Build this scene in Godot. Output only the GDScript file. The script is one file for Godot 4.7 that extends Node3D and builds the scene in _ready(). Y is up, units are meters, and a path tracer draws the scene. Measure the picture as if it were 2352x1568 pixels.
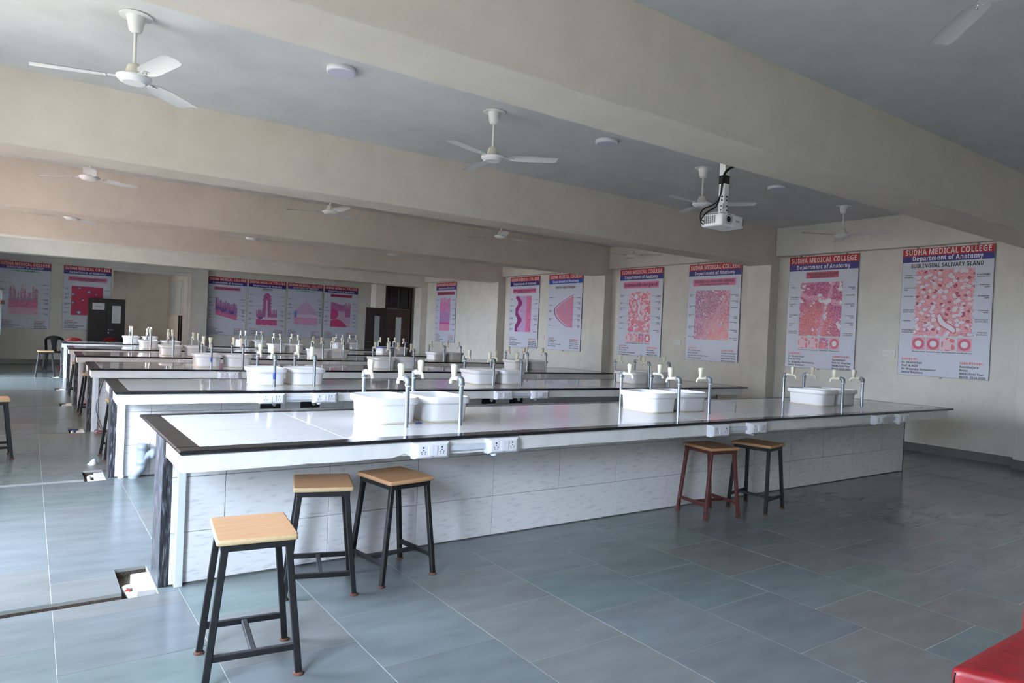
extends Node3D
# Teaching laboratory: rows of tiled benches with paired sinks, seen from the near aisle. Metres, y up, benches run along x, the room recedes along -z.

const EYE := Vector3(0, 1.44, 0)
const FOCAL := 1577.5            # pixels of the 2352 x 1568 frame
const YAW := 0.6136
const PITCH := -0.0106
const ROLL := 0.0452

const CEIL := 3.475
const BEAM := 2.84               # underside of the beams
const WALL_X := 10.69            # right wall
const PIER_X := 10.45            # inner face of its piers
const TIE_X := 10.55             # tie beam above the posters
const LEFT_X := -1.5
const BAY_X := -4.0                # the added, unseen far bay steps back to here
const BAY_WINDOW := [-19.9, -16.25, 0.45, 2.95]
const FAR_Z := -23.6
const BACK_Z := 2.8
const TOP := 0.812               # bench top
const BEAM_Z := [-3.03, -7.17, -11.35, -15.6, -20.1]
const BEAM_W := 0.46
const BENCH_Z := [-3.555, -6.53, -9.42, -12.38, -15.0, -18.0]
const BENCH_TURN := [-0.002, -0.025, -0.025, -0.025, -0.02, -0.02]
const ROW := ["nearest", "second", "third", "fourth", "fifth", "farthest"]
const PAIR_X := [2.2, 4.77, 7.36]
const PAIR := ["left", "middle", "right"]

var used := {}
var cache := {}
var mats := {}
var rng := RandomNumberGenerator.new()

# ------------------------------------------------------------------ mesh building
class MB:
	var st := SurfaceTool.new()
	var xf := Transform3D()
	func _init():
		st.begin(Mesh.PRIMITIVE_TRIANGLES)
		st.set_smooth_group(-1)
	func smooth(on):
		st.set_smooth_group(1 if on else -1)
	func tri(a, b, c, n):
		if (b - a).cross(c - a).dot(n) > 0:
			var t = b
			b = c
			c = t
		st.add_vertex(xf * a)
		st.add_vertex(xf * b)
		st.add_vertex(xf * c)
	func quad(a, b, c, d, n):
		tri(a, b, c, n)
		tri(a, c, d, n)
	func box(lo, hi, bev = 0.0):     # a block with chamfered edges
		smooth(false)
		var c = (lo + hi) / 2.0
		var h = (hi - lo).abs() / 2.0
		var b = minf(bev, minf(h.x, minf(h.y, h.z)) * 0.9)
		var p = func(s, ax):
			var v = Vector3(s.x * (h.x - b), s.y * (h.y - b), s.z * (h.z - b))
			v[ax] = s[ax] * h[ax]
			return c + v
		for ax in 3:
			var u = (ax + 1) % 3
			var w = (ax + 2) % 3
			for s in [-1.0, 1.0]:
				var q = []
				for k in [[-1, -1], [1, -1], [1, 1], [-1, 1]]:
					var v = Vector3()
					v[ax] = s
					v[u] = k[0]
					v[w] = k[1]
					q.append(p.call(v, ax))
				var n = Vector3()
				n[ax] = s
				quad(q[0], q[1], q[2], q[3], n)
		if b <= 0:
			return
		for ax in 3:                 # edges that run along ax
			var u = (ax + 1) % 3
			var w = (ax + 2) % 3
			for su in [-1.0, 1.0]:
				for sw in [-1.0, 1.0]:
					var q = []
					for e in [[-1, u], [1, u], [1, w], [-1, w]]:
						var v = Vector3()
						v[ax] = e[0]
						v[u] = su
						v[w] = sw
						q.append(p.call(v, e[1]))
					var n = Vector3()
					n[u] = su
					n[w] = sw
					quad(q[0], q[1], q[2], q[3], n)
		for sx in [-1.0, 1.0]:
			for sy in [-1.0, 1.0]:
				for sz in [-1.0, 1.0]:
					var s = Vector3(sx, sy, sz)
					tri(p.call(s, 0), p.call(s, 1), p.call(s, 2), s)
	func rings(list, cap0 = false, cap1 = false):   # loft; each ring runs with growing angle from +x to +z, rings bottom to top outside
		smooth(true)
		for i in list.size() - 1:
			var p = list[i]
			var q = list[i + 1]
			var m = p.size()
			for j in m:
				var k = (j + 1) % m
				var along = (p[k] - p[j]) + (q[k] - q[j])
				var up = (q[j] - p[j]) + (q[k] - p[k])
				quad(p[j], p[k], q[k], q[j], up.cross(along))
		smooth(false)
		for e in [[cap0, 0, 1], [cap1, list.size() - 1, list.size() - 2]]:
			if e[0]:
				var r = list[e[1]]
				var c = Vector3()
				var o = Vector3()
				for v in r:
					c += v / r.size()
				for v in list[e[2]]:
					o += v / r.size()
				var n = c - o
				if n.length() < 1e-6:
					n = Vector3.UP
				for j in r.size():
					tri(c, r[j], r[(j + 1) % r.size()], n)
	func lathe(prof, segs = 20, cap0 = true, cap1 = true, flute = 0.0, lobes = 10):   # prof of Vector2(radius, y)
		var list = []
		for pt in prof:
			var r = []
			for j in segs:
				var a = TAU * j / segs
				var k = pt.x * (1.0 + flute * cos(lobes * a))
				r.append(Vector3(k * cos(a), pt.y, k * sin(a)))
			list.append(r)
		rings(list, cap0, cap1)
	func tube(pts, radius, segs = 10, radii = null):
		var list = []
		var n = pts.size()
		var d0 = (pts[1] - pts[0]).normalized()
		var u = d0.cross(Vector3.UP if absf(d0.y) < 0.9 else Vector3.RIGHT).normalized()
		for i in n:
			var d = (pts[mini(i + 1, n - 1)] - pts[maxi(i - 1, 0)]).normalized()
			u = (u - d * u.dot(d)).normalized()
			var w = u.cross(d)
			var r = []
			var rad = radius if radii == null else radii[i]
			for j in segs:
				var a = TAU * j / segs
				r.append(pts[i] + (u * cos(a) + w * sin(a)) * rad)
			list.append(r)
		rings(list, true, true)
	func bar(a, b, wide, deep, side = Vector3.RIGHT, bev = 0.0):      # a square bar from a to b
		var d = b - a
		var y = d.normalized()
		var x = (side - y * side.dot(y)).normalized()
		var old = xf
		xf = xf * Transform3D(Basis(x, y, x.cross(y)), (a + b) / 2.0)
		box(Vector3(-wide / 2, -d.length() / 2, -deep / 2), Vector3(wide / 2, d.length() / 2, deep / 2), bev)
		xf = old
	func plate(poly, t, o, ux, uy):   # a flat plate: 2D outline (convex or not) pushed to thickness t
		smooth(false)
		var n = ux.cross(uy)
		var idx = Geometry2D.triangulate_polygon(PackedVector2Array(poly))
		var at = func(v, s): return o + ux * v.x + uy * v.y + n * s
		for i in range(0, idx.size(), 3):
			for s in [-1.0, 1.0]:
				tri(at.call(poly[idx[i]], s * t / 2), at.call(poly[idx[i + 1]], s * t / 2), at.call(poly[idx[i + 2]], s * t / 2), n * s)
		var cw = Geometry2D.is_polygon_clockwise(PackedVector2Array(poly))
		for i in poly.size():
			var p = poly[i]
			var q = poly[(i + 1) % poly.size()]
			var e = q - p
			var out = (Vector2(e.y, -e.x) if not cw else Vector2(-e.y, e.x))
			quad(at.call(p, -t / 2), at.call(q, -t / 2), at.call(q, t / 2), at.call(p, t / 2), ux * out.x + uy * out.y)
	func done():
		st.generate_normals()
		return st.commit()

func rrect(w, d, r, y, n = 6):        # rounded rectangle ring
	var out = []
	for c in [[1, 1, 0.0], [-1, 1, 0.25], [-1, -1, 0.5], [1, -1, 0.75]]:
		for k in n + 1:
			var a = TAU * (c[2] + 0.25 * k / n)
			out.append(Vector3(c[0] * (w / 2 - r) + r * cos(a), y, c[1] * (d / 2 - r) + r * sin(a)))
	return out

func bend(pts, r = 0.05, n = 5):      # round the corners of a polyline
	var out = [pts[0]]
	for i in range(1, pts.size() - 1):
		var a = (pts[i - 1] - pts[i])
		var b = (pts[i + 1] - pts[i])
		var p = pts[i] + a.normalized() * minf(r, a.length() * 0.49)
		var q = pts[i] + b.normalized() * minf(r, b.length() * 0.49)
		for k in n + 1:
			var t = float(k) / n
			out.append(p.lerp(pts[i], t).lerp(pts[i].lerp(q, t), t))
	out.append(pts[-1])
	return out

func curve(pts, n = 24):              # a smooth line through points
	var c = Curve3D.new()
	for i in pts.size():
		var t = (pts[mini(i + 1, pts.size() - 1)] - pts[maxi(i - 1, 0)]) / 6.0
		c.add_point(pts[i], -t, t)
	var out = []
	for k in n + 1:
		out.append(c.samplef(float(k) / n * (pts.size() - 1)))
	return out

func bx(lo, hi, bev = 0.0):
	var m = MB.new()
	m.box(lo, hi, bev)
	return m.done()

# ------------------------------------------------------------------ objects
func numbered(called):
	var n = used.get(called, 0)
	used[called] = n + 1
	return called if n == 0 else "%s_%03d" % [called, n]

func tag(o, label, category = "", group = "", kind = ""):
	if label: o.set_meta("label", label)
	if category: o.set_meta("category", category)
	if group: o.set_meta("group", group)
	if kind: o.set_meta("kind", kind)
	return o

func thing(called, label, category, at = Vector3.ZERO, turn = 0.0, group = ""):
	var o = Node3D.new()
	o.name = numbered(called)
	add_child(o)
	o.position = at
	o.rotation.y = turn
	return tag(o, label, category, group)

func part(parent, called, mesh, m, at = Vector3.ZERO):
	var o = MeshInstance3D.new()
	o.mesh = mesh
	o.material_override = m
	o.name = called
	o.position = at
	parent.add_child(o, true)
	return o

func solo(called, label, category, mesh, m, at = Vector3.ZERO, turn = 0.0, group = ""):
	var o = MeshInstance3D.new()
	o.mesh = mesh
	o.material_override = m
	o.name = numbered(called)
	add_child(o)
	o.position = at
	o.rotation.y = turn
	return tag(o, label, category, group)

func struct(called, label, category, mesh, m):
	return tag(solo(called, label, category, mesh, m), "", "", "", "structure")

func copy(src, label, at, turn = 0.0, group = ""):
	var stem = String(src.name)
	if stem.length() > 4 and stem.substr(stem.length() - 3).is_valid_int():
		stem = stem.substr(0, stem.length() - 4)
	var c = src.duplicate()
	c.name = numbered(stem)
	add_child(c)
	c.position = at
	c.rotation.y = turn
	c.set_meta("label", label)
	if group: c.set_meta("group", group)
	return c

# ------------------------------------------------------------------ materials
func mat(called, col, rough = 0.6, metal = 0.0):
	if mats.has(called):
		return mats[called]
	var m = StandardMaterial3D.new()
	m.resource_name = called
	m.albedo_color = col
	m.roughness = rough
	m.metallic = metal
	mats[called] = m
	return m

func noise_tex(sd, freq, c0, c1, c2, oct = 4, size = 512, normal = false, mid = 0.5):
	var n = FastNoiseLite.new()
	n.seed = sd
	n.noise_type = FastNoiseLite.TYPE_SIMPLEX_SMOOTH
	n.frequency = freq
	n.fractal_octaves = oct
	var t = NoiseTexture2D.new()
	t.width = size
	t.height = size
	t.seamless = true
	t.noise = n
	if normal:
		t.as_normal_map = true
		t.bump_strength = 1.5
	else:
		var g = Gradient.new()
		g.set_color(0, c0)
		g.set_color(1, c2)
		g.add_point(mid, c1)
		t.color_ramp = g
	return t

func grain(m, tex, scale, world = true, nrm = null, nscale = 0.3):
	m.albedo_texture = tex
	m.uv1_triplanar = true
	m.uv1_world_triplanar = world
	m.uv1_scale = scale
	if nrm:
		m.normal_enabled = true
		m.normal_texture = nrm
		m.normal_scale = nscale
	return m

func grey(v):
	return Color(v, v, v)

func make_materials():
	var wallrough = noise_tex(3, 0.02, grey(0), grey(0.5), grey(1), 4, 512, true)
	var blotch = noise_tex(5, 0.006, grey(0.95), grey(0.98), grey(1.0), 3)
	grain(mat("wall_paint", Color(0.86, 0.848, 0.815), 0.75), blotch, Vector3(0.7, 0.7, 0.7), true, wallrough, 0.12)
	mat("wall_court", Color(0.52, 0.51, 0.48), 0.9)
	grain(mat("beam_paint", Color(0.86, 0.825, 0.775), 0.8), blotch, Vector3(0.5, 0.5, 0.5), true, wallrough, 0.12)
	grain(mat("ceiling_paint", Color(0.83, 0.84, 0.84), 0.85), blotch, Vector3(0.6, 0.6, 0.6), true, wallrough, 0.12)
	grain(mat("fascia_paint", Color(0.885, 0.88, 0.865), 0.6), blotch, Vector3(1.5, 1.5, 1.5), true, wallrough, 0.25)
	# slate floor: six tints of the same streaky stone
	var streak = noise_tex(11, 0.008, grey(0.90), grey(0.955), grey(1.0), 5)
	var tints = [Color(0.425, 0.46, 0.455), Color(0.41, 0.45, 0.44), Color(0.43, 0.455, 0.46), Color(0.445, 0.45, 0.44), Color(0.415, 0.46, 0.45), Color(0.42, 0.44, 0.445)]
	for i in tints.size():
		var m = grain(mat("slate_%d" % i, tints[i], 1.0), streak, Vector3(0.45, 1, 1.5), true)
		m.uv1_offset = Vector3(0.37 * i, 0, 0.61 * i)
		m.roughness = [0.22, 0.24, 0.21, 0.25, 0.23, 0.22][i]
		m.metallic_specular = 0.5
	mat("grout", Color(0.56, 0.565, 0.545), 0.8)
	grain(mat("trench_soil", Color(0.42, 0.37, 0.31), 0.95), noise_tex(21, 0.05, grey(0.45), grey(0.75), grey(1)), Vector3(3, 3, 3))
	# bench
	var vein = noise_tex(31, 0.008, grey(0.93), grey(0.99), grey(1.0), 5, 512, false, 0.3)
	grain(mat("top_tile", Color(0.86, 0.86, 0.86), 0.04), vein, Vector3(0.35, 1, 1.6))
	var mv = noise_tex(33, 0.012, Color(0.84, 0.84, 0.855), Color(0.975, 0.975, 0.975), Color(1, 1, 1), 6, 1024, false, 0.33)
	for i in 3:
		var m = grain(mat("wall_tile_%d" % i, Color(0.865, 0.86, 0.85), 0.3), mv, Vector3(0.55, 2.6, 1))
		m.uv1_offset = Vector3(0.31 * i, 0.23 * i, 0)
	mat("tile_joint", Color(0.42, 0.40, 0.37), 0.9)
	mat("worktop_joint", Color(0.60, 0.59, 0.57), 0.8)
	grain(mat("granite", Color(0.145, 0.145, 0.165), 0.16), noise_tex(41, 0.03, grey(0.45), grey(0.8), grey(1.0), 4), Vector3(2.2, 2, 0.7))
	grain(mat("granite_edge", Color(0.62, 0.63, 0.67), 0.45), noise_tex(43, 0.02, grey(0.18), grey(0.32), grey(1.0), 5, 512, false, 0.55), Vector3(5, 0.8, 5))
	mat("ceramic", Color(0.92, 0.92, 0.92), 0.08).clearcoat_enabled = false
	mat("sealant", Color(0.80, 0.77, 0.68), 0.7)
	mat("ivory", Color(0.90, 0.88, 0.80), 0.3)
	grain(mat("galvanised", Color(0.62, 0.65, 0.68), 0.35, 0.75), noise_tex(51, 0.05, grey(0.7), grey(0.9), grey(1)), Vector3(6, 6, 6), false)
	mat("elbow_steel", Color(0.52, 0.55, 0.57), 0.45, 0.6)
	mat("ptfe", Color(0.92, 0.92, 0.92), 0.6)
	mat("switch_plastic", Color(0.90, 0.90, 0.915), 0.3)
	mat("wall_plate", Color(0.86, 0.855, 0.85), 0.35)
	mat("dark_hole", Color(0.05, 0.05, 0.05), 0.7)
	mat("trunking", Color(0.80, 0.82, 0.85), 0.4)
	mat("pvc_grey", Color(0.60, 0.635, 0.66), 0.35)
	mat("pvc_white", Color(0.90, 0.895, 0.88), 0.4)
	# stools
	grain(mat("laminate", Color(0.745, 0.575, 0.415), 0.45), noise_tex(61, 0.01, grey(0.86), grey(0.95), grey(1.0), 4), Vector3(0.8, 4, 9), false)
	grain(mat("laminate_dark", Color(0.66, 0.49, 0.34), 0.45), noise_tex(62, 0.01, grey(0.8), grey(0.92), grey(1.0), 4), Vector3(0.8, 4, 9), false)
	grain(mat("ply_edge", Color(0.73, 0.635, 0.475), 0.6), noise_tex(63, 0.03, grey(0.8), grey(0.93), grey(1)), Vector3(3, 30, 3), false)
	grain(mat("black_paint", Color(0.10, 0.102, 0.11), 0.42), noise_tex(64, 0.02, grey(0.55), grey(0.7), grey(1.0), 5), Vector3(4, 2, 4), false)
	grain(mat("worn_paint", Color(0.36, 0.36, 0.37), 0.6), noise_tex(65, 0.03, grey(0.2), grey(0.45), grey(1.0), 5), Vector3(6, 6, 6), false)
	grain(mat("oxide_paint", Color(0.40, 0.20, 0.18), 0.5), noise_tex(66, 0.02, grey(0.6), grey(0.85), grey(1.0), 5), Vector3(4, 2, 4), false)
	grain(mat("rust", Color(0.45, 0.28, 0.2), 0.9), noise_tex(67, 0.06, grey(0.5), grey(0.8), grey(1)), Vector3(10, 10, 10), false)
	# fittings
	mat("fan_white", Color(0.88, 0.885, 0.88), 0.35)
	mat("fan_cream", Color(0.85, 0.84, 0.79), 0.4)
	mat("lamp_body", Color(0.89, 0.89, 0.91), 0.4)
	mat("lamp_diffuser", Color(0.80, 0.80, 0.87), 0.5)
	mat("projector_white", Color(0.88, 0.885, 0.89), 0.4)
	mat("lens_ring", Color(0.55, 0.57, 0.6), 0.3)
	mat("lens_glass", Color(0.03, 0.03, 0.04), 0.05)
	mat("black_plastic", Color(0.055, 0.055, 0.06), 0.4)
	mat("cable_black", Color(0.04, 0.04, 0.045), 0.5)
	mat("cabinet_black", Color(0.085, 0.085, 0.095), 0.35)
	mat("paper", Color(0.83, 0.83, 0.85), 0.8)
	mat("print_ink", Color(0.2, 0.2, 0.24), 0.8)
	mat("chrome", Color(0.8, 0.8, 0.8), 0.2, 0.9)
	mat("chair_black", Color(0.06, 0.055, 0.06), 0.4)
	mat("chair_red", Color(0.55, 0.09, 0.10), 0.4)
	grain(mat("dark_wood", Color(0.19, 0.115, 0.095), 0.35), noise_tex(71, 0.01, grey(0.6), grey(0.85), grey(1)), Vector3(6, 0.7, 6))
	grain(mat("mid_wood", Color(0.29, 0.19, 0.165), 0.35), noise_tex(72, 0.01, grey(0.7), grey(0.9), grey(1)), Vector3(6, 0.7, 6))
	mat("frosted", Color(0.72, 0.78, 0.78), 0.3)
	mat("dark_glass", Color(0.10, 0.11, 0.115), 0.1)
	mat("aluminium", Color(0.5, 0.52, 0.54), 0.4, 0.5)
	grain(mat("red_vinyl", Color(0.56, 0.11, 0.13), 0.42), noise_tex(81, 0.012, Color(0.8, 0.8, 0.8), Color(0.9, 0.9, 0.9), Color(1, 1, 1), 5), Vector3(2, 2, 2), true, noise_tex(82, 0.12, grey(0), grey(0.5), grey(1), 2, 256, true), 0.25)
	mat("blue_tape", Color(0.18, 0.33, 0.62), 0.5)
	mat("wire_red", Color(0.5, 0.1, 0.1), 0.5)
	mat("poster_frame", Color(0.55, 0.57, 0.58), 0.5)
	mat("plaster", Color(0.80, 0.79, 0.765), 0.9)
	mat("clip_red", Color(0.75, 0.18, 0.12), 0.5)

# ------------------------------------------------------------------ lettering on textures
var ts = TextServerManager.get_primary_interface()
var font_bold := SystemFont.new()
var font_plain := SystemFont.new()

func make_fonts():
	font_bold.font_names = PackedStringArray(["Droid Sans"])
	font_bold.font_weight = 700
	font_plain.font_names = PackedStringArray(["Droid Sans"])

func text_width(s, px, bold):
	var rid = ts.create_shaped_text()
	ts.shaped_text_add_string(rid, s, (font_bold if bold else font_plain).get_rids(), px)
	ts.shaped_text_shape(rid)
	var w = ts.shaped_text_get_size(rid).x
	ts.free_rid(rid)
	return w

func write(im, s, x, base, px, col, bold = true, align = 0, fit = 0.0, squeeze = 1.0):   # align 0 left, 1 centre, 2 right; fit = most pixels wide
	if fit > 0.0:
		var w0 = text_width(s, px, bold)
		if w0 * squeeze > fit:
			squeeze = fit / w0
	var rid = ts.create_shaped_text()
	ts.shaped_text_add_string(rid, s, (font_bold if bold else font_plain).get_rids(), px)
	ts.shaped_text_shape(rid)
	var w = ts.shaped_text_get_size(rid).x * squeeze
	var pen = x - (w / 2 if align == 1 else w if align == 2 else 0.0)
	var glyphs = ts.shaped_text_get_glyphs(rid)
	var sz = Vector2i(px, 0)
	var atlas = {}
	for g in glyphs:
		if g.font_rid.is_valid():
			ts.font_render_glyph(g.font_rid, sz, g.index)
	for g in glyphs:
		if g.font_rid.is_valid():
			var r = ts.font_get_glyph_uv_rect(g.font_rid, sz, g.index)
			if r.size.x > 0:
				var ti = ts.font_get_glyph_texture_idx(g.font_rid, sz, g.index)
				if not atlas.has(ti):
					atlas[ti] = ts.font_get_texture_image(g.font_rid, sz, ti)
				var src = atlas[ti]
				var off = ts.font_get_glyph_offset(g.font_rid, sz, g.index)
				var wide = int(ceil(r.size.x * squeeze))
				for yy in int(r.size.y):
					for xx in wide:
						var a = src.get_pixel(int(r.position.x) + mini(int((xx + 0.5) / squeeze), int(r.size.x) - 1), int(r.position.y) + yy).a
						if a > 0.03:
							var tx = int(pen + off.x * squeeze) + xx
							var ty = int(base + off.y) + yy
							if tx >= 0 and ty >= 0 and tx < im.get_width() and ty < im.get_height():
								im.set_pixel(tx, ty, im.get_pixel(tx, ty).lerp(col, a))
		pen += g.advance * squeeze
	ts.free_rid(rid)

func line(im, a, b, col):
	var n = int(maxf(absf(b.x - a.x), absf(b.y - a.y))) + 1
	for k in n + 1:
		var p = a.lerp(b, float(k) / n)
		if p.x >= 0 and p.y >= 0 and p.x < im.get_width() and p.y < im.get_height():
			im.set_pixel(int(p.x), int(p.y), im.get_pixel(int(p.x), int(p.y)).lerp(col, 0.8))

# ------------------------------------------------------------------ posters
var nz := FastNoiseLite.new()
var nfine := FastNoiseLite.new()
var ncell := FastNoiseLite.new()
var nedge := FastNoiseLite.new()
var ndist := FastNoiseLite.new()
const SHEET := Color(0.80, 0.82, 0.875)

func set_noise(cell_freq):
	nz.noise_type = FastNoiseLite.TYPE_SIMPLEX_SMOOTH
	nz.frequency = 2.0
	nz.fractal_octaves = 4
	nfine.noise_type = FastNoiseLite.TYPE_SIMPLEX_SMOOTH
	nfine.frequency = 14.0
	nfine.fractal_octaves = 3
	for n in [ncell, nedge, ndist]:
		n.noise_type = FastNoiseLite.TYPE_CELLULAR
		n.frequency = cell_freq
		n.fractal_type = FastNoiseLite.FRACTAL_NONE
		n.cellular_jitter = 1.0
	ncell.cellular_return_type = FastNoiseLite.RETURN_CELL_VALUE
	ndist.cellular_return_type = FastNoiseLite.RETURN_DISTANCE
	nedge.cellular_return_type = FastNoiseLite.RETURN_DISTANCE2_SUB

func spike(u, n, sd):                 # a row of rounded fingers, 0..1
	var k = u * n + 0.6 * nz.get_noise_2d(u * 3.0, sd)
	var i = floor(k)
	var h = fposmod(sin(i * 12.9898 + sd) * 43758.5453, 1.0)
	var f = absf(k - i - 0.5) * 2.0
	return 0.0 if f > 0.80 else (0.60 + 0.40 * h) * sqrt(maxf(0.0, 1.0 - pow(f / 0.80, 4.0)))

func tissue(style, u, v, asp):        # the micrograph area; alpha 0 is bare sheet
	var x = u * asp
	var y = v
	var n = nz.get_noise_2d(x * 2.0, y * 2.0)
	var f = nfine.get_noise_2d(x * 2.0, y * 2.0)
	var none = Color(0, 0, 0, 0)
	var pink = Color(0.86, 0.52, 0.66)
	var mauve = Color(0.62, 0.40, 0.62)
	var rose = Color(0.82, 0.30, 0.50)
	var pale = Color(0.86, 0.80, 0.87)
	match style:
		"acini":
			var e = nedge.get_noise_2d(x + 0.02 * f, y + 0.02 * f) + 1.0
			var cv = ncell.get_noise_2d(x + 0.02 * f, y + 0.02 * f)
			var c = Color(0.66, 0.22, 0.46).lerp(Color(0.80, 0.36, 0.56), cv * 0.5 + 0.5 + f * 0.4)
			c = c.lerp(Color(0.92, 0.45, 0.42), clampf(1.3 - Vector2(u - 0.35, v - 0.85).length() * 2.0, 0, 0.75))  # orange tint, stronger towards the lower left
			if e < 0.16: c = c.lerp(pale, 0.55)
			var band = absf(v - 0.22 - 0.18 * u + 0.05 * n) < 0.045 or absf(u - 0.62 + 0.3 * (v - 0.5) + 0.05 * n) < 0.04
			if band: c = Color(0.88, 0.68, 0.78).lerp(rose, clampf(f + 0.1, 0, 1))
			if n > 0.33: c = Color(0.90, 0.88, 0.92)
			return c
		"pancreas":
			var e = nedge.get_noise_2d(x + 0.03 * f, y + 0.03 * f) + 1.0
			var c = Color(0.56, 0.22, 0.48).lerp(Color(0.86, 0.30, 0.36), clampf(u * 0.9 + v * 0.6 - 0.3 + f * 0.3, 0, 1))
			c = c.lerp(Color(0.93, 0.48, 0.40), clampf(1.2 - Vector2(u - 0.7, v - 0.95).length() * 2.0, 0, 0.8))  # orange tint, stronger towards the lower right
			if e < 0.2: c = Color(0.88, 0.78, 0.84)
			var d = absf((u + v * 0.72) - 0.98 + 0.04 * n)
			if d < 0.035: c = Color(0.86, 0.60, 0.70)
			for p in [[0.3, 0.2], [0.88, 0.3], [0.15, 0.62], [0.72, 0.72]]:
				if Vector2((u - p[0]) * asp, v - p[1]).length() < 0.06 + 0.03 * n: c = c.lerp(Color(0.86, 0.60, 0.72), 0.75)
			return c
		"submandibular":
			if u < 0.06 + 0.05 * n or u > 0.95 + 0.08 * n: return none
			var e = nedge.get_noise_2d(x, y) + 1.0
			var cv = ncell.get_noise_2d(x, y)
			var c = Color(0.85, 0.34, 0.46).lerp(Color(0.90, 0.50, 0.50), cv * 0.5 + 0.5)
			if cv > 0.45: c = Color(0.90, 0.82, 0.87)
			if e < 0.14: c = Color(0.90, 0.74, 0.80)
			if n > 0.2: c = c.lerp(Color(0.90, 0.86, 0.90), 0.8)
			var d = Vector2((u - 0.36) * asp, (v - 0.12) * 0.9).length()
			if d < 0.075: c = rose if d > 0.065 else Color(0.90, 0.88, 0.92)
			d = absf(u - 0.46 - 0.22 * (v - 0.25) - 0.03 * sin(v * 22.0))
			if v > 0.24 and v < 0.62 and d < 0.055: c = rose if d > 0.042 else Color(0.90, 0.88, 0.92)
			return c
		"sublingual":
			if u < 0.03 + 0.05 * f or u > 0.97 + 0.05 * f: return none
			var wx = x + 0.012 * f + 0.02 * n
			var e = ndist.get_noise_2d(wx, y * 1.12 - 0.02 * n) + 1.0
			var cv = ncell.get_noise_2d(wx, y * 1.12 - 0.02 * n)
			var c = Color(0.90, 0.66, 0.70).lerp(Color(0.80, 0.42, 0.48), clampf(f * 1.4, 0, 1))
			if cv < 0.45:
				if e < 0.42: c = Color(0.89, 0.87, 0.90).lerp(Color(0.88, 0.76, 0.80), clampf(f, 0, 0.7))
				elif e < 0.53: c = Color(0.84, 0.50, 0.58)
			elif cv > 0.60:
				if e < 0.27: c = Color(0.72, 0.30, 0.42).lerp(Color(0.82, 0.55, 0.62), clampf(0.12 - e, 0, 0.1) * 8.0)
				if e > 0.17 and e < 0.30: c = Color(0.62, 0.16, 0.30)
			if absf(n) < 0.03: c = Color(0.88, 0.70, 0.73)
			var t = (u - 0.44) * 0.62 * asp + (v - 0.70) * 0.78
			var s = (u - 0.44) * 0.78 * asp - (v - 0.70) * 0.62 + 0.025 * sin(t * 16.0)
			var wide = 0.052 * sqrt(maxf(0.0, 1.0 - pow((t - 0.15) / 0.19, 4.0)))
			if absf(t - 0.15) < 0.19 and absf(s) < wide:
				c = Color(0.76, 0.38, 0.44) if absf(s) > wide * 0.68 or absf(t - 0.15) > 0.172 else Color(0.90, 0.88, 0.91)
			return c
		"liver":
			var c = Color(0.72, 0.07, 0.30).lerp(Color(0.80, 0.16, 0.36), clampf(f + 0.5, 0, 1))
			for p in [[0.25, 0.06, 0.04], [0.55, 0.18, 0.055], [0.05, 0.28, 0.05], [0.78, 0.26, 0.03], [0.36, 0.48, 0.035], [0.06, 0.58, 0.05], [0.25, 0.9, 0.07], [0.8, 0.75, 0.04]]:
				var d = Vector2((u - p[0]) * asp * 0.8, v - p[1]).length() + 0.025 * f
				if d < p[2] * 0.55: c = Color(0.84, 0.83, 0.9)
				elif d < p[2]: c = Color(0.40, 0.28, 0.55)
			return c
		"gallbladder":
			var top = 0.56 - 0.56 * spike(u, 8.0, 3.0) * (0.78 + 0.22 * sin(u * 14.0 + 1.0))
			if v < top: return none
			if v < 0.5 and nfine.get_noise_2d(x * 1.2, y * 1.2 + 3.0) > 0.28: return Color(0.88, 0.82, 0.88)
			if v < 0.62: return Color(0.80, 0.58, 0.70).lerp(mauve, clampf(f + 0.35, 0, 1))
			if v < 0.80: return rose.lerp(Color(0.88, 0.62, 0.70), clampf(0.5 + 2.0 * nfine.get_noise_2d(x * 0.5, y * 6.0), 0, 1))
			return Color(0.87, 0.70, 0.77).lerp(rose, clampf(f - 0.1, 0, 0.6))
		"ileum":
			var top = 0.36 + 0.12 * u - 0.34 * spike(u, 10.0, 7.0) * (1.0 - 0.5 * u)
			var low = 0.78 + 0.22 * u
			if v < top or v > low: return none
			var k = (v - top) / (low - top)
			if k < 0.45: return mauve.lerp(Color(0.75, 0.55, 0.72), clampf(f + 0.3, 0, 1))
			if k < 0.72: return Color(0.38, 0.28, 0.58).lerp(Color(0.62, 0.45, 0.68), clampf(0.5 + n * 2.0, 0, 1))
			return rose.lerp(Color(0.86, 0.62, 0.72), clampf(0.4 + 2.0 * nfine.get_noise_2d(x * 0.6, y * 5.0), 0, 1))
		"jejunum":
			var w = 0.20 * (0.75 + 0.3 * absf(sin(v * 42.0 + 3.0 * n))) * (1.0 if v > 0.12 else sqrt(v / 0.12))
			var core = absf(u - 0.5) < 0.03 + 0.10 * maxf(0.0, v - 0.45)
			if v < 0.72 and absf(u - 0.5) < w: return pale if core and v > 0.22 else Color(0.66, 0.36, 0.62).lerp(pink, clampf(f + 0.3, 0, 1))
			var side = 0.62 - 0.16 * spike(u, 14.0, 2.0)
			if v < side: return none
			if v < 0.72: return pale if core else mauve.lerp(pink, clampf(f + 0.4, 0, 1))
			if v < 0.79: return Color(0.42, 0.30, 0.60) if Vector2((u - 0.2) * 2.0, (v - 0.72) * 4.0).length() < 0.26 else pale
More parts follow.
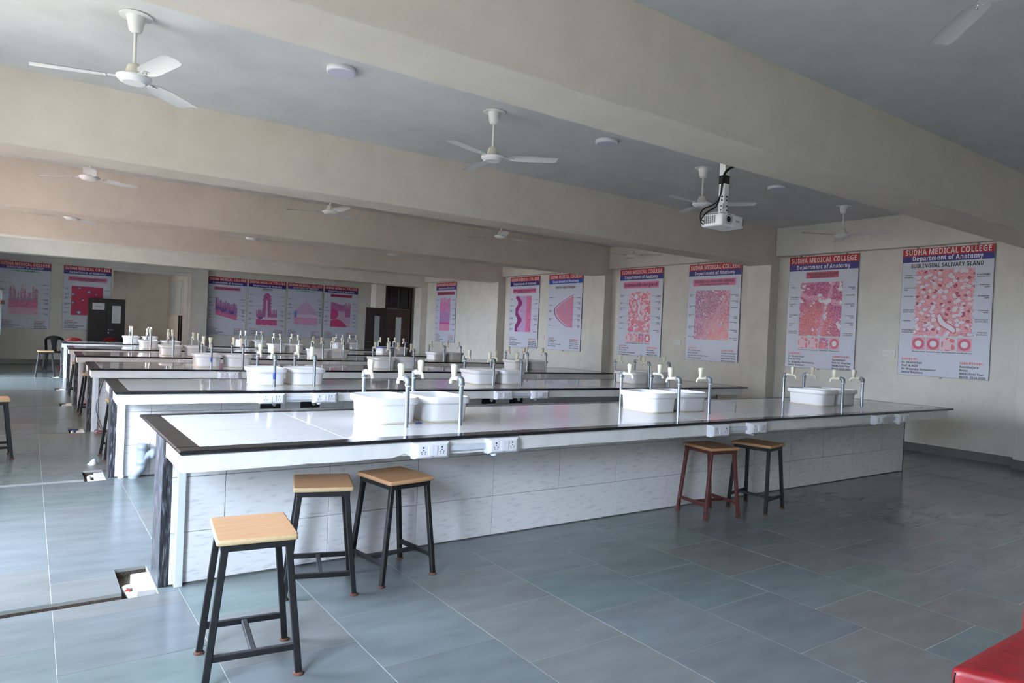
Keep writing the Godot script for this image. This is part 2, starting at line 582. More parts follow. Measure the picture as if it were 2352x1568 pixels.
			if v < 0.95: return Color(0.80, 0.22, 0.52).lerp(pink, clampf(0.4 + 2.0 * nfine.get_noise_2d(x * 0.6, y * 6.0), 0, 1))
			return pale.lerp(rose, clampf(f, 0, 1))
		"duodenum":
			var top = 0.50 - 0.46 * (1.0 - absf(u - 0.48) * 2.2) * (0.55 + 0.45 * spike(u, 16.0, 5.0))
			if v < top: return none
			if v < 0.74:
				if u < 0.12 and v > 0.5: return Color(0.50, 0.58, 0.85)
				return Color(0.84, 0.72, 0.86).lerp(Color(0.74, 0.56, 0.78), clampf(f * 1.5 + 0.2, 0, 1)) if v < 0.62 else pale
			return Color(0.88, 0.55, 0.74).lerp(Color(0.85, 0.75, 0.86), clampf(0.4 + 2.0 * nfine.get_noise_2d(x * 0.6 + y, y * 5.0), 0, 1))
		"pylorus":
			var top = 0.06 + 0.18 * u if u < 0.62 else 0.30 - 0.25 * spike(u, 16.0, 9.0)
			if v < top: return none
			var d = Vector2((u - 0.12) * asp, v - 0.52).length()
			if d < 0.2 or v > 0.78 - 0.15 * sin(u * 4.0) + 0.2 * u: return Color(0.80, 0.25, 0.50).lerp(pink, clampf(f + 0.2, 0, 1))
			if v < 0.40 or (u > 0.72 and v < 0.62): return mauve.lerp(pink, clampf(0.4 + 2.0 * nfine.get_noise_2d(x * 4.0, y * 0.8), 0, 1))
			return Color(0.80, 0.78, 0.84).lerp(rose, clampf(f * 1.5, 0, 1))
		"oesophagus":
			var s = 0.20 + 0.13 * sin(v * 13.0 - 1.0) + 0.03 * n
			if u < s - 0.17: return none
			if u < s + 0.10: return Color(0.55, 0.14, 0.45).lerp(Color(0.70, 0.28, 0.58), clampf((u - s) * 4.0 + f, 0, 1))
			if u < 0.70: return Color(0.80, 0.68, 0.82).lerp(Color(0.62, 0.45, 0.72), clampf(f * 1.6 + 0.1, 0, 1))
			return Color(0.84, 0.30, 0.52).lerp(Color(0.86, 0.62, 0.76), clampf(0.4 + 2.0 * nfine.get_noise_2d(x * 6.0, y * 0.8), 0, 1))
		"tongue":
			var k = 1.0 - pow(absf(v - 0.45) / 0.55, 1.9) * (1.25 if v < 0.45 else 0.95)
			var edge = 1.0 - k
			if v < 0.45: edge = pow((0.45 - v) / 0.45, 1.4)
			else: edge = 0.75 * pow((v - 0.45) / 0.55, 2.2)
			if u < edge: return none
			if u < edge + 0.06: return Color(0.60, 0.33, 0.58)
			if u < edge + 0.12: return pale
			return Color(0.84, 0.66, 0.76).lerp(Color(0.78, 0.34, 0.50), clampf(nfine.get_noise_2d(x * 3.0, y * 3.0 + x) * 1.8 + 0.35, 0, 1))
		"mucosa":
			var top = 0.16 - 0.16 * spike(u, 8.0, 4.0)
			if v < top: return none
			var s = 0.5 + 1.6 * nfine.get_noise_2d(x * 7.0, y * 0.5)
			if v < 0.45: return Color(0.78, 0.40, 0.66).lerp(Color(0.88, 0.66, 0.80), clampf(s, 0, 1))
			if v < 0.76: return Color(0.62, 0.45, 0.72).lerp(Color(0.86, 0.66, 0.80), clampf(0.4 + f * 1.5, 0, 1))
			if v < 0.80: return Color(0.82, 0.25, 0.52)
			return Color(0.88, 0.62, 0.76).lerp(rose, clampf(f * 0.8, 0, 0.6))
		"ring":
			var d = Vector2(u - 0.5, v - 0.5).length() + 0.03 * f
			if d < 0.26: return Color(0.90, 0.80, 0.84) if d > 0.20 else Color(0.92, 0.90, 0.93)
			if d < 0.44: return Color(0.86, 0.42, 0.50).lerp(Color(0.70, 0.24, 0.42), clampf(f * 2.0, 0, 1))
			return Color(0.90, 0.72, 0.76).lerp(rose, clampf(f + 0.2, 0, 1))
		"blob":
			var e = nedge.get_noise_2d(x * 0.35, y * 0.35) + 1.0
			return Color(0.90, 0.76, 0.80) if e < 0.3 else Color(0.84, 0.36, 0.44).lerp(Color(0.90, 0.56, 0.56), clampf(f + 0.5, 0, 1))
	return none

func paint(im, rect, style, cells = 14.0):
	set_noise(cells)
	var asp = rect.size.x / rect.size.y
	for y in int(rect.size.y):
		for x in int(rect.size.x):
			var c = tissue(style, (x + 0.5) / rect.size.x, (y + 0.5) / rect.size.y, asp)
			if c.a > 0:
				im.set_pixel(int(rect.position.x) + x, int(rect.position.y) + y, c)

func poster_image(p, w, h):
	var im = Image.create(w, h, false, Image.FORMAT_RGB8)
	im.fill(SHEET)
	var red = Color(0.73, 0.10, 0.13)
	var blue = Color(0.19, 0.18, 0.52)
	if p.get("bright", false): blue = Color(0.13, 0.32, 0.70)
	var caps = p.get("caps", false)
	var b0 = p.get("red_end", 0.066) * h
	var b1 = p.get("blue_end", 0.112 if caps else 0.126) * h
	im.fill_rect(Rect2i(0, 0, w, int(b0)), red)
	im.fill_rect(Rect2i(0, int(b0), w, int(b1 - b0)), blue)
	var white = Color(0.93, 0.92, 0.94)
	write(im, "SUDHA MEDICAL COLLEGE", w / 2.0, b0 * 0.84, int(0.062 * h), white, true, 1, w * 0.95)
	write(im, "DEPARTMENT OF ANATOMY" if caps else "Department of Anatomy", w / 2.0, b0 + (b1 - b0) * 0.77, int((0.042 if caps else 0.050) * h), white, true, 1, w * (0.72 if caps else 0.78))
	var ink = Color(0.10, 0.10, 0.12)
	var t = p.title
	if p.has("box"):
		var bw = p.boxw * w
		im.fill_rect(Rect2i(int((w - bw) / 2), int(p.boxy * h), int(bw), int(p.boxh * h)), p.box)
		var one = not p.has("sub")
		write(im, t, w / 2.0, (p.boxy + p.boxh * (0.72 if one else 0.56)) * h, int(p.boxh * h * (0.72 if one else 0.56)), ink, true, 1, bw * 0.93)
		if not one:
			write(im, p.sub, w / 2.0, (p.boxy + p.boxh * 0.90) * h, int(p.boxh * h * 0.32), ink, true, 1, bw * 0.75)
	else:
		write(im, t, w / 2.0, p.get("title_base", 0.160) * h, int(0.044 * h), ink, true, 1, w * p.get("titlew", 0.8))
		if p.has("sub"): write(im, p.sub, w / 2.0, 0.185 * h, int(0.016 * h), ink, false, 1)
	var r = Rect2(p.rect[0] * w, p.rect[1] * h, (p.rect[2] - p.rect[0]) * w, (p.rect[3] - p.rect[1]) * h)
	paint(im, r, p.style, p.get("cells", 14.0))
	if p.get("thumbs", false):
		for k in 4:
			var tw = r.size.x / 4.0
			var styles = ["ring", "ring", "blob", "ring"] if p.style == "sublingual" else ["blob", "blob", "acini", "ring"]
			paint(im, Rect2(r.position.x + k * tw + 0.02 * tw, r.end.y + 0.012 * h, tw * 0.90, 0.10 * h), styles[k], 7.0)
			write(im, p.thumb[k], r.position.x + (k + 0.5) * tw, r.end.y + 0.13 * h, int(0.0145 * h), ink, true, 1, tw * 0.95)
	# keys with leader lines
	var small = int(0.0155 * h)
	for side in 2:
		var list = p.left if side == 0 else p.right
		for k in list.size():
			var y = r.position.y + r.size.y * (0.08 + 0.86 * k / maxf(1, list.size() - 1)) if list.size() > 1 else r.position.y + 0.5 * r.size.y
			y += 0.012 * h * sin(k * 2.3 + side)
			var lx = 0.03 * w if side == 0 else 0.97 * w
			var parts = Array(String(list[k]).split(" "))
			var rows = [list[k]]
			if text_width(list[k], small, true) > 0.125 * w and parts.size() > 1:
				var half = int(ceil(parts.size() / 2.0))
				rows = [" ".join(parts.slice(0, half)), " ".join(parts.slice(half))]
			var tw = minf(text_width(rows[0], small, true), 0.135 * w)
			for q in rows.size():
				write(im, rows[q], lx, y + small * (0.35 + 1.05 * q), small, ink, true, 0 if side == 0 else 2, 0.135 * w)
			var a = Vector2(lx + (tw + 4) * (1 if side == 0 else -1), y)
			var b = Vector2(r.position.x + r.size.x * (0.10 + 0.18 * fposmod(k * 0.37, 1.0)), y + 0.02 * h * sin(k * 1.7))
			if side == 1: b.x = r.end.x - (b.x - r.position.x)
			line(im, a, b, Color(0.22, 0.2, 0.24))
	var fs = int(0.0225 * h)
	var crim = Color(0.80, 0.22, 0.20)
	var gy = p.get("foot", 0.885) * h
	write(im, "GUIDED BY:-", 0.045 * w, gy, fs, crim, true)
	write(im, "SUBMITTED BY:-", 0.70 * w, gy + 0.012 * h, fs, crim, true, 0, 0.28 * w)
	for k in p.guide.size():
		write(im, p.guide[k], 0.045 * w, gy + (k + 1) * 0.026 * h, fs, ink, true, 0, 0.40 * w)
	for k in p.by.size():
		write(im, p.by[k], 0.70 * w, gy + 0.012 * h + (k + 1) * 0.026 * h, fs, ink, true, 0, 0.28 * w)
	return im

func make_poster(p, at, turn, wide, tall, big):
	var o = thing("wall_poster", p.label, "poster", at, turn, "anatomy posters")      # origin at the middle of the top edge, front to +z
	part(o, "backing_board", cached("poster_board_%.2f_%.2f" % [wide, tall], func():
		return bx(Vector3(-wide / 2, -tall, 0.006), Vector3(wide / 2, 0, 0.022), 0.002)), mats.poster_frame)
	var st = SurfaceTool.new()
	st.begin(Mesh.PRIMITIVE_TRIANGLES)
	var e = 0.006
	for v in [[0, 0], [1, 0], [1, 1], [0, 0], [1, 1], [0, 1]]:
		st.set_uv(Vector2(v[0], v[1]))
		st.set_normal(Vector3(0, 0, 1))
		st.add_vertex(Vector3(-wide / 2 + e + v[0] * (wide - 2 * e), -e - v[1] * (tall - 2 * e), 0.0228))
	var m = StandardMaterial3D.new()
	m.resource_name = "poster_print"
	m.albedo_texture = ImageTexture.create_from_image(poster_image(p, 620 if big else 400, 960 if big else 620))
	m.roughness = 0.4
	m.texture_repeat = false
	part(o, "printed_sheet", st.commit(), m)
	var hook = cached("poster_hook", func():
		var b = MB.new()
		b.box(Vector3(-0.018, -0.012, 0.004), Vector3(0.018, 0.022, 0.014), 0.003)
		return b.done())
	for x in [-wide * 0.33, wide * 0.33]:
		part(o, "hanging_clip", hook, mats.elbow_steel, Vector3(x, 0, 0))
	part(o, "hanging_clip", hook, mats.elbow_steel, Vector3(0, -tall - 0.006, 0))
	return o

func cached(key, f):
	if not cache.has(key):
		cache[key] = f.call()
	return cache[key]

func make_posters():
	var g1 = ["Dr. Shahin Kazi", "Prof. & HOD", "Dr. Mayanka Shrivastava", "Senior Resident"]
	var g2 = ["DR. SHAHIN KAZI", "PROF. & HOD", "DR. MAYANKA SHRIVASTAVA", "SENIOR RESIDENT"]
	var pinkbox = Color(0.84, 0.42, 0.60)
	var redbox = Color(0.76, 0.30, 0.44)
	var L = ["Mucosa", "Lamina propria", "Submucosa", "Blood vessel", "Muscle layer", "Serosa"]
	var R = ["Epithelium", "Villi", "Glands", "Lymphatic nodule", "Circular muscle", "Longitudinal muscle", "Adipose cells"]
	var P = [
		{"label": "sublingual salivary gland poster, nearest poster on the right wall", "title": "SUBLINGUAL SALIVARY GLAND", "red_end": 0.058, "blue_end": 0.106, "title_base": 0.150, "style": "sublingual", "cells": 12.5, "rect": [0.15, 0.168, 0.83, 0.685], "thumbs": true, "thumb": ["Mucous acinus", "Mucous acinus with serous demilune", "Intercalated duct", "Intralobular duct"], "left": ["1 Serous demilune", "2 Intercalated duct", "3 Arteriole", "4 Interlobular connective tissue septa", "5 Venule", "6 Interlobular excretory duct"], "right": ["8 Interlobular excretory duct", "9 Mucous acini", "10 Adipose cells", "11 Serous acini", "12 Intralobular excretory duct", "13 Serous demilunes"], "guide": g1, "by": ["Renisha Jain", "Rewa", "MBBS First Year", "Batch- 2024-2025"], "foot": 0.882},
		{"label": "parotid salivary gland poster with small red title box on the right wall", "title": "Parotid Salivary Gland", "sub": "STAIN: HEMATOXYLIN AND EOSIN", "box": redbox, "boxw": 0.47, "boxy": 0.140, "boxh": 0.056, "style": "acini", "cells": 20.0, "rect": [0.19, 0.235, 0.80, 0.715], "thumbs": true, "thumb": ["Serous acinus", "Intercalated duct", "Striated duct", "Interlobular excretory duct"], "left": ["1 Septa", "2 Interlobular excretory duct", "3 Serous cells", "4 Intralobular duct", "5 Serous acini", "6 Interlobular connective tissue septa"], "right": ["8 Serous acini", "9 Arteriole", "10 Intercalated duct", "11 Adipose cells", "12 Striated duct", "13 Interlobular excretory duct"], "guide": g1, "by": ["Rajnandani", "Rakshit Sharma", "MBBS First Year", "Batch-2024-2025"]},
		{"label": "exocrine and endocrine pancreas poster with wide pink title box", "title": "EXOCRINE AND ENDOCRINE PANCREAS", "sub": "STAIN: HEMATOXYLIN AND EOSIN", "box": pinkbox, "boxw": 0.82, "boxy": 0.155, "boxh": 0.072, "style": "pancreas", "cells": 30.0, "rect": [0.15, 0.275, 0.82, 0.785], "left": ["Serous acini", "Centroacinar cell", "Pancreatic islet", "Interlobular septa", "Acinar cells"], "right": ["Interlobular duct", "Pancreatic islet", "Capillaries", "Blood vessel", "Intralobular duct", "Zymogenic cells", "Intercalated duct"], "guide": g2, "by": ["YASHDEEP VARSHNEY", "YATHARTH BISHT", "MBBS FIRST YEAR", "BATCH-2024-2025"]},
		{"label": "submandibular gland poster with pink title box, left of the pancreas poster", "title": "Submandibular gland", "box": pinkbox, "boxw": 0.82, "boxy": 0.150, "boxh": 0.070, "style": "submandibular", "cells": 24.0, "rect": [0.20, 0.265, 0.78, 0.735], "thumbs": true, "thumb": ["Serous acinus", "Mucous acinus", "Mixed acinus", "Striated duct"], "left": ["Mucous acini", "Septa", "Intercalated duct", "Serous acini", "Arteriole", "Venule"], "right": ["Serous demilune", "Excretory duct", "Striated duct", "Adipose cells", "Mixed acinus", "Interlobular duct"], "guide": g1, "by": ["Ramanshu", "Reet patidar", "MBBS First Year", "Batch-2024-2025"], "foot": 0.900},
		{"label": "anterior region of tongue poster with a bright blue band on the right wall", "title": "Anterior region of tongue", "box": Color(0.77, 0.78, 0.83), "boxw": 0.62, "boxy": 0.145, "boxh": 0.052, "bright": true, "style": "tongue", "rect": [0.19, 0.27, 0.76, 0.70], "left": ["Epithelium", "Papillae", "Lamina propria", "Skeletal muscle", "Glands"], "right": ["1 Mucosa", "Muscle fibers", "Connective tissue", "Blood vessels", "Nerve fibers", "Serous glands"], "guide": g1, "by": ["Ronak Sharma", "Rishabh Mundra", "MBBS First Year", "Batch-2024-2025"], "foot": 0.855},
		{"label": "upper esophagus poster with pink title box, left of the tongue poster", "title": "Upper Esophagus (transverse section)", "sub": "STAIN: HEMATOXYLIN AND EOSIN", "box": pinkbox, "boxw": 0.80, "boxy": 0.165, "boxh": 0.062, "style": "oesophagus", "rect": [0.22, 0.27, 0.76, 0.78], "left": ["Lumen", "Epithelium", "Lamina propria", "Muscularis mucosae", "Esophageal glands", "Lymphatic nodule"], "right": ["1 Septa", "2 Glands", "3 Fat", "4 Submucosa", "5 Muscularis externa", "6 Nerve", "7 Adventitia"], "guide": g2, "by": ["RIYAL HUSSAIN", "SAMBHAV AGRAWAL", "MBBS FIRST YEAR", "BATCH-2024-2025"], "foot": 0.875},
		{"label": "narrow looking stomach mucosa poster, farthest one on the right wall beside the doors", "title": "Stomach: Fundus (Transverse section)", "box": redbox, "boxw": 0.86, "boxy": 0.155, "boxh": 0.055, "style": "mucosa", "rect": [0.22, 0.24, 0.74, 0.815], "left": L, "right": R, "guide": g1, "by": ["Palak Agrawal", "Pranav Gupta", "MBBS First Year", "Batch-2024-2025"], "foot": 0.89},
		{"label": "gallbladder wall poster with green title strip, leftmost poster on the far wall", "title": "WALL OF GALLBLADDER", "box": Color(0.62, 0.78, 0.72), "boxw": 0.55, "boxy": 0.122, "boxh": 0.030, "caps": true, "style": "gallbladder", "rect": [0.20, 0.28, 0.76, 0.79], "left": L, "right": R, "guide": g1, "by": ["Yash Bhakar", "Yash Pandey", "MBBS First Year", "Batch-2024-2025"]},
		{"label": "crimson pig liver lobules poster partly hidden by the black cabinet", "title": "Pig Liver Lobules (transverse section)", "sub": "STAIN: MALLORY-AZAN", "box": pinkbox, "boxw": 0.82, "boxy": 0.165, "boxh": 0.066, "style": "liver", "rect": [0.17, 0.31, 0.83, 0.765], "left": ["Portal canal", "Central vein", "Hepatic lobule", "Interlobular septa", "Sinusoids", "Bile duct"], "right": ["1 Lobule", "Portal triad", "Hepatocytes"], "guide": g2, "by": ["VAISHNAVI", "VANSHIKA", "MBBS FIRST YEAR", "BATCH-2024-2025"], "foot": 0.865},
		{"label": "ileum poster with pink title box, first of the four side by side far posters", "title": "Ileum with Lymphatic Nodules", "box": pinkbox, "boxw": 0.68, "boxy": 0.165, "boxh": 0.055, "style": "ileum", "rect": [0.20, 0.33, 0.77, 0.74], "left": L, "right": R, "guide": g1, "by": ["Shivam Bansal", "Shivraj", "MBBS First Year", "Batch-2024-2025"]},
		{"label": "jejunum poster with a tall tree shaped fold, second of the four far posters", "title": "JEJUNUM", "titlew": 0.25, "title_base": 0.172, "sub": "1 Mucosa", "style": "jejunum", "rect": [0.22, 0.215, 0.78, 0.83], "left": L, "right": R, "guide": g1, "by": ["Samarth Singh Chauhan", "Sanskar Maurya", "MBBS First Year", "Batch-2024-2025"]},
		{"label": "pale duodenum poster with mint title strip, third of the four far posters", "title": "DUODENUM", "box": Color(0.60, 0.80, 0.80), "boxw": 0.55, "boxy": 0.120, "boxh": 0.035, "caps": true, "style": "duodenum", "rect": [0.20, 0.25, 0.86, 0.765], "left": L, "right": R + ["Villi", "Crypts", "Plicae", "Lacteal"], "guide": g1, "by": ["Prisha", "Priyanshi", "MBBS First Year", "Batch-2024-2025"]},
		{"label": "pylorus and duodenum poster with red title box, rightmost of the four far posters", "title": "Pyloro-Duodenal Junction (L.S.)", "box": redbox, "boxw": 0.64, "boxy": 0.150, "boxh": 0.055, "style": "pylorus", "rect": [0.20, 0.27, 0.79, 0.775], "left": L, "right": R, "guide": g1, "by": ["Shreya Gupta", "Shrusti Upadhyay", "MBBS First Year", "Batch-2024-2025"]},
	]
	# on the right wall: z of the left (far) and right (near) edge; below the tie beam
	var side = [[-5.089, -3.885], [-6.963, -5.749], [-9.16, -7.93], [-11.10, -9.83], [-13.64, -12.35], [-15.34, -14.03], [-19.49, -18.22]]
	for k in 7:
		var a = side[k]
		make_poster(P[k], Vector3(WALL_X, 2.967, (a[0] + a[1]) / 2), -PI / 2, a[1] - a[0], 1.868, k < 2)
	var far = [[-0.72, 0.482], [0.776, 1.97], [4.645, 5.84], [5.89, 7.124], [7.175, 8.415], [8.463, 9.708]]
	for k in 6:
		var a = far[k]
		make_poster(P[7 + k], Vector3((a[0] + a[1]) / 2, 2.842 if k < 2 else 2.855, FAR_Z), 0, a[1] - a[0], 1.86, false)

# ------------------------------------------------------------------ the room
func cut(list, hole):                 # rectangles [x0, x1, z0, z1] less one rectangle
	var out = []
	for r in list:
		if hole[0] >= r[1] - 1e-4 or hole[1] <= r[0] + 1e-4 or hole[2] >= r[3] - 1e-4 or hole[3] <= r[2] + 1e-4:
			out.append(r)
			continue
		if hole[2] > r[2] + 1e-4: out.append([r[0], r[1], r[2], hole[2]])
		if hole[3] < r[3] - 1e-4: out.append([r[0], r[1], hole[3], r[3]])
		var z0 = maxf(r[2], hole[2])
		var z1 = minf(r[3], hole[3])
		if hole[0] > r[0] + 1e-4: out.append([r[0], hole[0], z0, z1])
		if hole[1] < r[1] - 1e-4: out.append([hole[1], r[1], z0, z1])
	return out

func view_basis():
	var f = Vector3(sin(YAW) * cos(PITCH), sin(PITCH), -cos(YAW) * cos(PITCH))
	var r = Vector3(cos(YAW), 0, sin(YAW))
	var u = r.cross(f)
	return Basis(r * cos(ROLL) + u * sin(ROLL), u * cos(ROLL) - r * sin(ROLL), -f)

func seen(p):                         # pixel of a point, or null behind the camera
	var d = view_basis().transposed() * (p - EYE)
	if d.z > -0.3: return null
	return Vector2(1176 - FOCAL * d.x / d.z, 784 + FOCAL * d.y / d.z)

func make_floor():
	var holes = []
	for i in 6:
		var z = BENCH_Z[i] - 0.41
		holes.append([LEFT_X + 0.3, 0.445, z - 0.095, z])
		holes.append([0.44, 0.60, z - 0.487, z])
	var o = Node3D.new()
	o.name = "floor"
	add_child(o)
	tag(o, "polished grey green slate floor with narrow open trenches", "floor", "", "structure")
	part(o, "trench_bed", bx(Vector3(LEFT_X - 0.2, -0.2, FAR_Z - 4.2), Vector3(WALL_X + 0.2, -0.055, BACK_Z + 0.2)), mats.trench_soil)
	var bed = [[LEFT_X - 0.2, WALL_X + 0.2, FAR_Z - 4.2, BACK_Z + 0.2]]
	for h in holes: bed = cut(bed, h)
	var g = MB.new()
	for r in bed: g.box(Vector3(r[0], -0.019, r[2]), Vector3(r[1], -0.0012, r[3]))
	part(o, "grout_bed", g.done(), mats.grout)
	g = MB.new()
	for r in bed: g.box(Vector3(r[0], -0.08, r[2]), Vector3(r[1], -0.0195, r[3]))
	part(o, "soil_bed", g.done(), mats.trench_soil)
	var xs = [LEFT_X, -1.02, -0.43, 0.135, 0.70, 1.275, 1.85, 2.43, 3.02, 3.60, 4.18]
	while xs[-1] < WALL_X: xs.append(minf(xs[-1] + 0.585, WALL_X))
	var tiles = []
	for k in xs.size() - 1:
		var z = BACK_Z
		var z1 = (-2.38 if k % 2 == 0 else -2.09) + 0.567 * 9
		while z > FAR_Z - 4.0:
			while z1 >= z - 0.02: z1 -= 0.567
			var list = [[xs[k], xs[k + 1], z1, z]]
			for h in holes: list = cut(list, h)
			tiles.append_array(list)
			z = z1
	var ranked = []
	for t in tiles:
		if t[1] - t[0] < 0.02 or t[3] - t[2] < 0.02: continue
		var c = Vector3((t[0] + t[1]) / 2, 0, (t[2] + t[3]) / 2)
		var area = 0.0
		for q in [c, Vector3(t[0], 0, t[2]), Vector3(t[1], 0, t[2]), Vector3(t[0], 0, t[3]), Vector3(t[1], 0, t[3])]:
			var s = seen(q)
			if s != null and s.x > 0 and s.x < 2352 and s.y > 0 and s.y < 1568:
				area = (t[1] - t[0]) * (t[3] - t[2]) / pow((c - EYE).length(), 3)
		ranked.append([area, t])
	ranked.sort_custom(func(a, b): return a[0] > b[0])
	var rest = MB.new()
	rng.seed = 7
	for k in ranked.size():
		var t = ranked[k][1]
		var w = t[1] - t[0] - 0.0026
		var d = t[3] - t[2] - 0.0026
		var c = Vector3((t[0] + t[1]) / 2, 0, (t[2] + t[3]) / 2)
		if k < 292 and ranked[k][0] > 0:
			var mesh = cached("slate_%.3f_%.3f" % [w, d], func(): return bx(Vector3(-w / 2, -0.0185, -d / 2), Vector3(w / 2, 0, d / 2), 0.0012))
			part(o, "floor_tile", mesh, mats["slate_%d" % rng.randi_range(0, 5)], c + Vector3(0, rng.randf_range(-0.0006, 0.0006), 0))
		else:
			rest.box(c + Vector3(-w / 2, -0.0185, -d / 2), c + Vector3(w / 2, 0, d / 2))
	tag(part(o, "distant_floor_tiles", rest.done(), mats.slate_0), "", "", "", "stuff")

const LEFT_WINDOWS := [[-1.75, -0.05, 0.85, 2.75], [-5.8, -4.1, 0.85, 2.70], [-10.9, -8.2, 0.85, 2.70], [-15.1, -12.4, 0.85, 2.70]]   # z, z, sill, head; curtained ones added to light the deep bays

func make_room():
	make_floor()
	struct("ceiling", "plain white plastered ceiling slab between the beams", "ceiling", bx(Vector3(LEFT_X - 0.2, CEIL, FAR_Z - 0.2), Vector3(WALL_X + 0.2, CEIL + 0.15, BACK_Z + 0.2)), mats.ceiling_paint)
	struct("wall_right", "long cream wall on the right hung with posters", "wall", bx(Vector3(WALL_X, -0.1, FAR_Z - 0.2), Vector3(WALL_X + 0.2, CEIL + 0.1, BACK_Z + 0.2)), mats.wall_paint)
	struct("wall_back", "plain cream wall behind the viewpoint", "wall", bx(Vector3(LEFT_X - 0.2, -0.1, BACK_Z), Vector3(WALL_X, CEIL + 0.1, BACK_Z + 0.2)), mats.wall_paint)
	var m = MB.new()
	var z = BACK_Z
	for w in LEFT_WINDOWS:
		m.box(Vector3(LEFT_X - 0.2, -0.1, w[1]), Vector3(LEFT_X, CEIL + 0.05, z))
		m.box(Vector3(LEFT_X - 0.2, -0.1, w[0]), Vector3(LEFT_X, w[2], w[1]))
		m.box(Vector3(LEFT_X - 0.2, w[3], w[0]), Vector3(LEFT_X, CEIL + 0.05, w[1]))
		z = w[0]
	m.box(Vector3(LEFT_X - 0.2, -0.1, -16.06), Vector3(LEFT_X, CEIL + 0.05, z))
	m.box(Vector3(LEFT_X - 0.2, -0.1, FAR_Z - 0.1), Vector3(LEFT_X, CEIL + 0.05, -18.9))  # stretch added to keep bay daylight off the far left corner
	m.box(Vector3(BAY_X - 0.2, -0.1, -16.06), Vector3(LEFT_X - 0.2, CEIL + 0.05, -15.9))  # side bay added out of view to even out the far daylight
	var fw = BAY_WINDOW
	m.box(Vector3(BAY_X - 0.2, -0.1, fw[1]), Vector3(BAY_X, CEIL + 0.05, -16.06))
	m.box(Vector3(BAY_X - 0.2, -0.1, fw[0]), Vector3(BAY_X, fw[2], fw[1]))
	m.box(Vector3(BAY_X - 0.2, fw[3], fw[0]), Vector3(BAY_X, CEIL + 0.05, fw[1]))
	m.box(Vector3(BAY_X - 0.2, -0.1, FAR_Z - 0.2), Vector3(BAY_X, CEIL + 0.05, fw[0]))
	struct("wall_left", "cream wall on the left with wide window openings", "wall", m.done(), mats.wall_paint)
	struct("floor_bay", "slate floor of the added unseen side bay at the far left", "floor", bx(Vector3(BAY_X - 0.2, -0.1, FAR_Z - 0.2), Vector3(LEFT_X - 0.2, 0, -15.9)), mats.slate_0)
	struct("ceiling_bay", "white ceiling over the added unseen side bay at the far left", "ceiling", bx(Vector3(BAY_X - 0.2, CEIL, FAR_Z - 0.2), Vector3(LEFT_X - 0.2, CEIL + 0.15, -15.9)), mats.ceiling_paint)
	for k in LEFT_WINDOWS.size() + 1:
		var far_bay = k == LEFT_WINDOWS.size()
		var w = BAY_WINDOW if far_bay else LEFT_WINDOWS[k]
		var wx = (BAY_X if far_bay else LEFT_X) - 0.1
		var o = Node3D.new()
		o.name = "window_%d" % (k + 1)
		add_child(o)
		tag(o, ["wide open window nearest the viewpoint on the left", "wide open window beside the first two benches", "added unseen window with a peach curtain behind the third bench row", "added unseen window with a peach curtain beside the fifth bench row", "wide open window near the far left corner"][k], "window", "", "structure")
		var f = MB.new()
		for zz in [w[0] + 0.03, w[0] + (w[1] - w[0]) / 3, w[0] + (w[1] - w[0]) * 2 / 3, w[1] - 0.03]:
			f.box(Vector3(wx - 0.03, w[2], zz - 0.025), Vector3(wx + 0.03, w[3], zz + 0.025), 0.004)
		for yy in [w[2] + 0.025, w[3] - 0.025]:
			f.box(Vector3(wx - 0.03, yy - 0.025, w[0]), Vector3(wx + 0.03, yy + 0.025, w[1]), 0.004)
		part(o, "window_frame", f.done(), mats.aluminium)
		if k == 2 or k == 3:
			var c = MB.new()
			c.smooth(true)
			var steps = 64
			for j in steps:
				var za = lerpf(w[0], w[1], float(j) / steps)
				var zb = lerpf(w[0], w[1], float(j + 1) / steps)
				var xa = LEFT_X + 0.06 + 0.02 * sin(za * 22.0)
				var xb = LEFT_X + 0.06 + 0.02 * sin(zb * 22.0)
				c.quad(Vector3(xa, 0.75, za), Vector3(xb, 0.75, zb), Vector3(xb, 2.78, zb), Vector3(xa, 2.78, za), Vector3.RIGHT)
			part(o, "curtain", c.done(), curtain())  # curtain added out of view to warm the deep bays
	# unseen wing added across the court to block the low sky
	m = MB.new()
	m.box(Vector3(-22, -0.3, -3), Vector3(-14, 4.1, 25))
	m.box(Vector3(-22.2, 4.1, -3.2), Vector3(-13.8, 4.25, 25.2), 0.02)
	m.box(Vector3(-18.2, -0.3, -60), Vector3(-18, 1.5, -3), 0.02)
	struct("wall_court", "added unseen concrete wing outside on the left, blocking the low sky", "building", m.done(), mats.wall_court)
	# far wall: posters left, opening to an alcove, column, four posters
	m = MB.new()
	m.box(Vector3(BAY_X - 0.2, -0.1, FAR_Z - 0.2), Vector3(2.02, CEIL + 0.05, FAR_Z))
	m.box(Vector3(2.02, 2.80, FAR_Z - 0.2), Vector3(4.05, CEIL + 0.05, FAR_Z))
	m.box(Vector3(4.05, -0.1, FAR_Z - 0.2), Vector3(WALL_X, CEIL + 0.05, FAR_Z))
	struct("wall_far", "cream far wall with six posters and an alcove opening", "wall", m.done(), mats.wall_paint)
	m = MB.new()
	m.box(Vector3(1.82, -0.1, FAR_Z - 3.8), Vector3(4.25, 3.1, FAR_Z - 3.6))
	m.box(Vector3(1.82, -0.1, FAR_Z - 3.6), Vector3(2.02, 3.1, FAR_Z - 1.9))
	m.box(Vector3(1.82, -0.1, FAR_Z - 1.9), Vector3(2.02, 1.2, FAR_Z - 0.2))
	m.box(Vector3(1.82, 2.2, FAR_Z - 1.9), Vector3(2.02, 3.1, FAR_Z - 0.2))
	m.box(Vector3(1.82, 1.2, FAR_Z - 1.0), Vector3(2.02, 2.2, FAR_Z - 0.2))
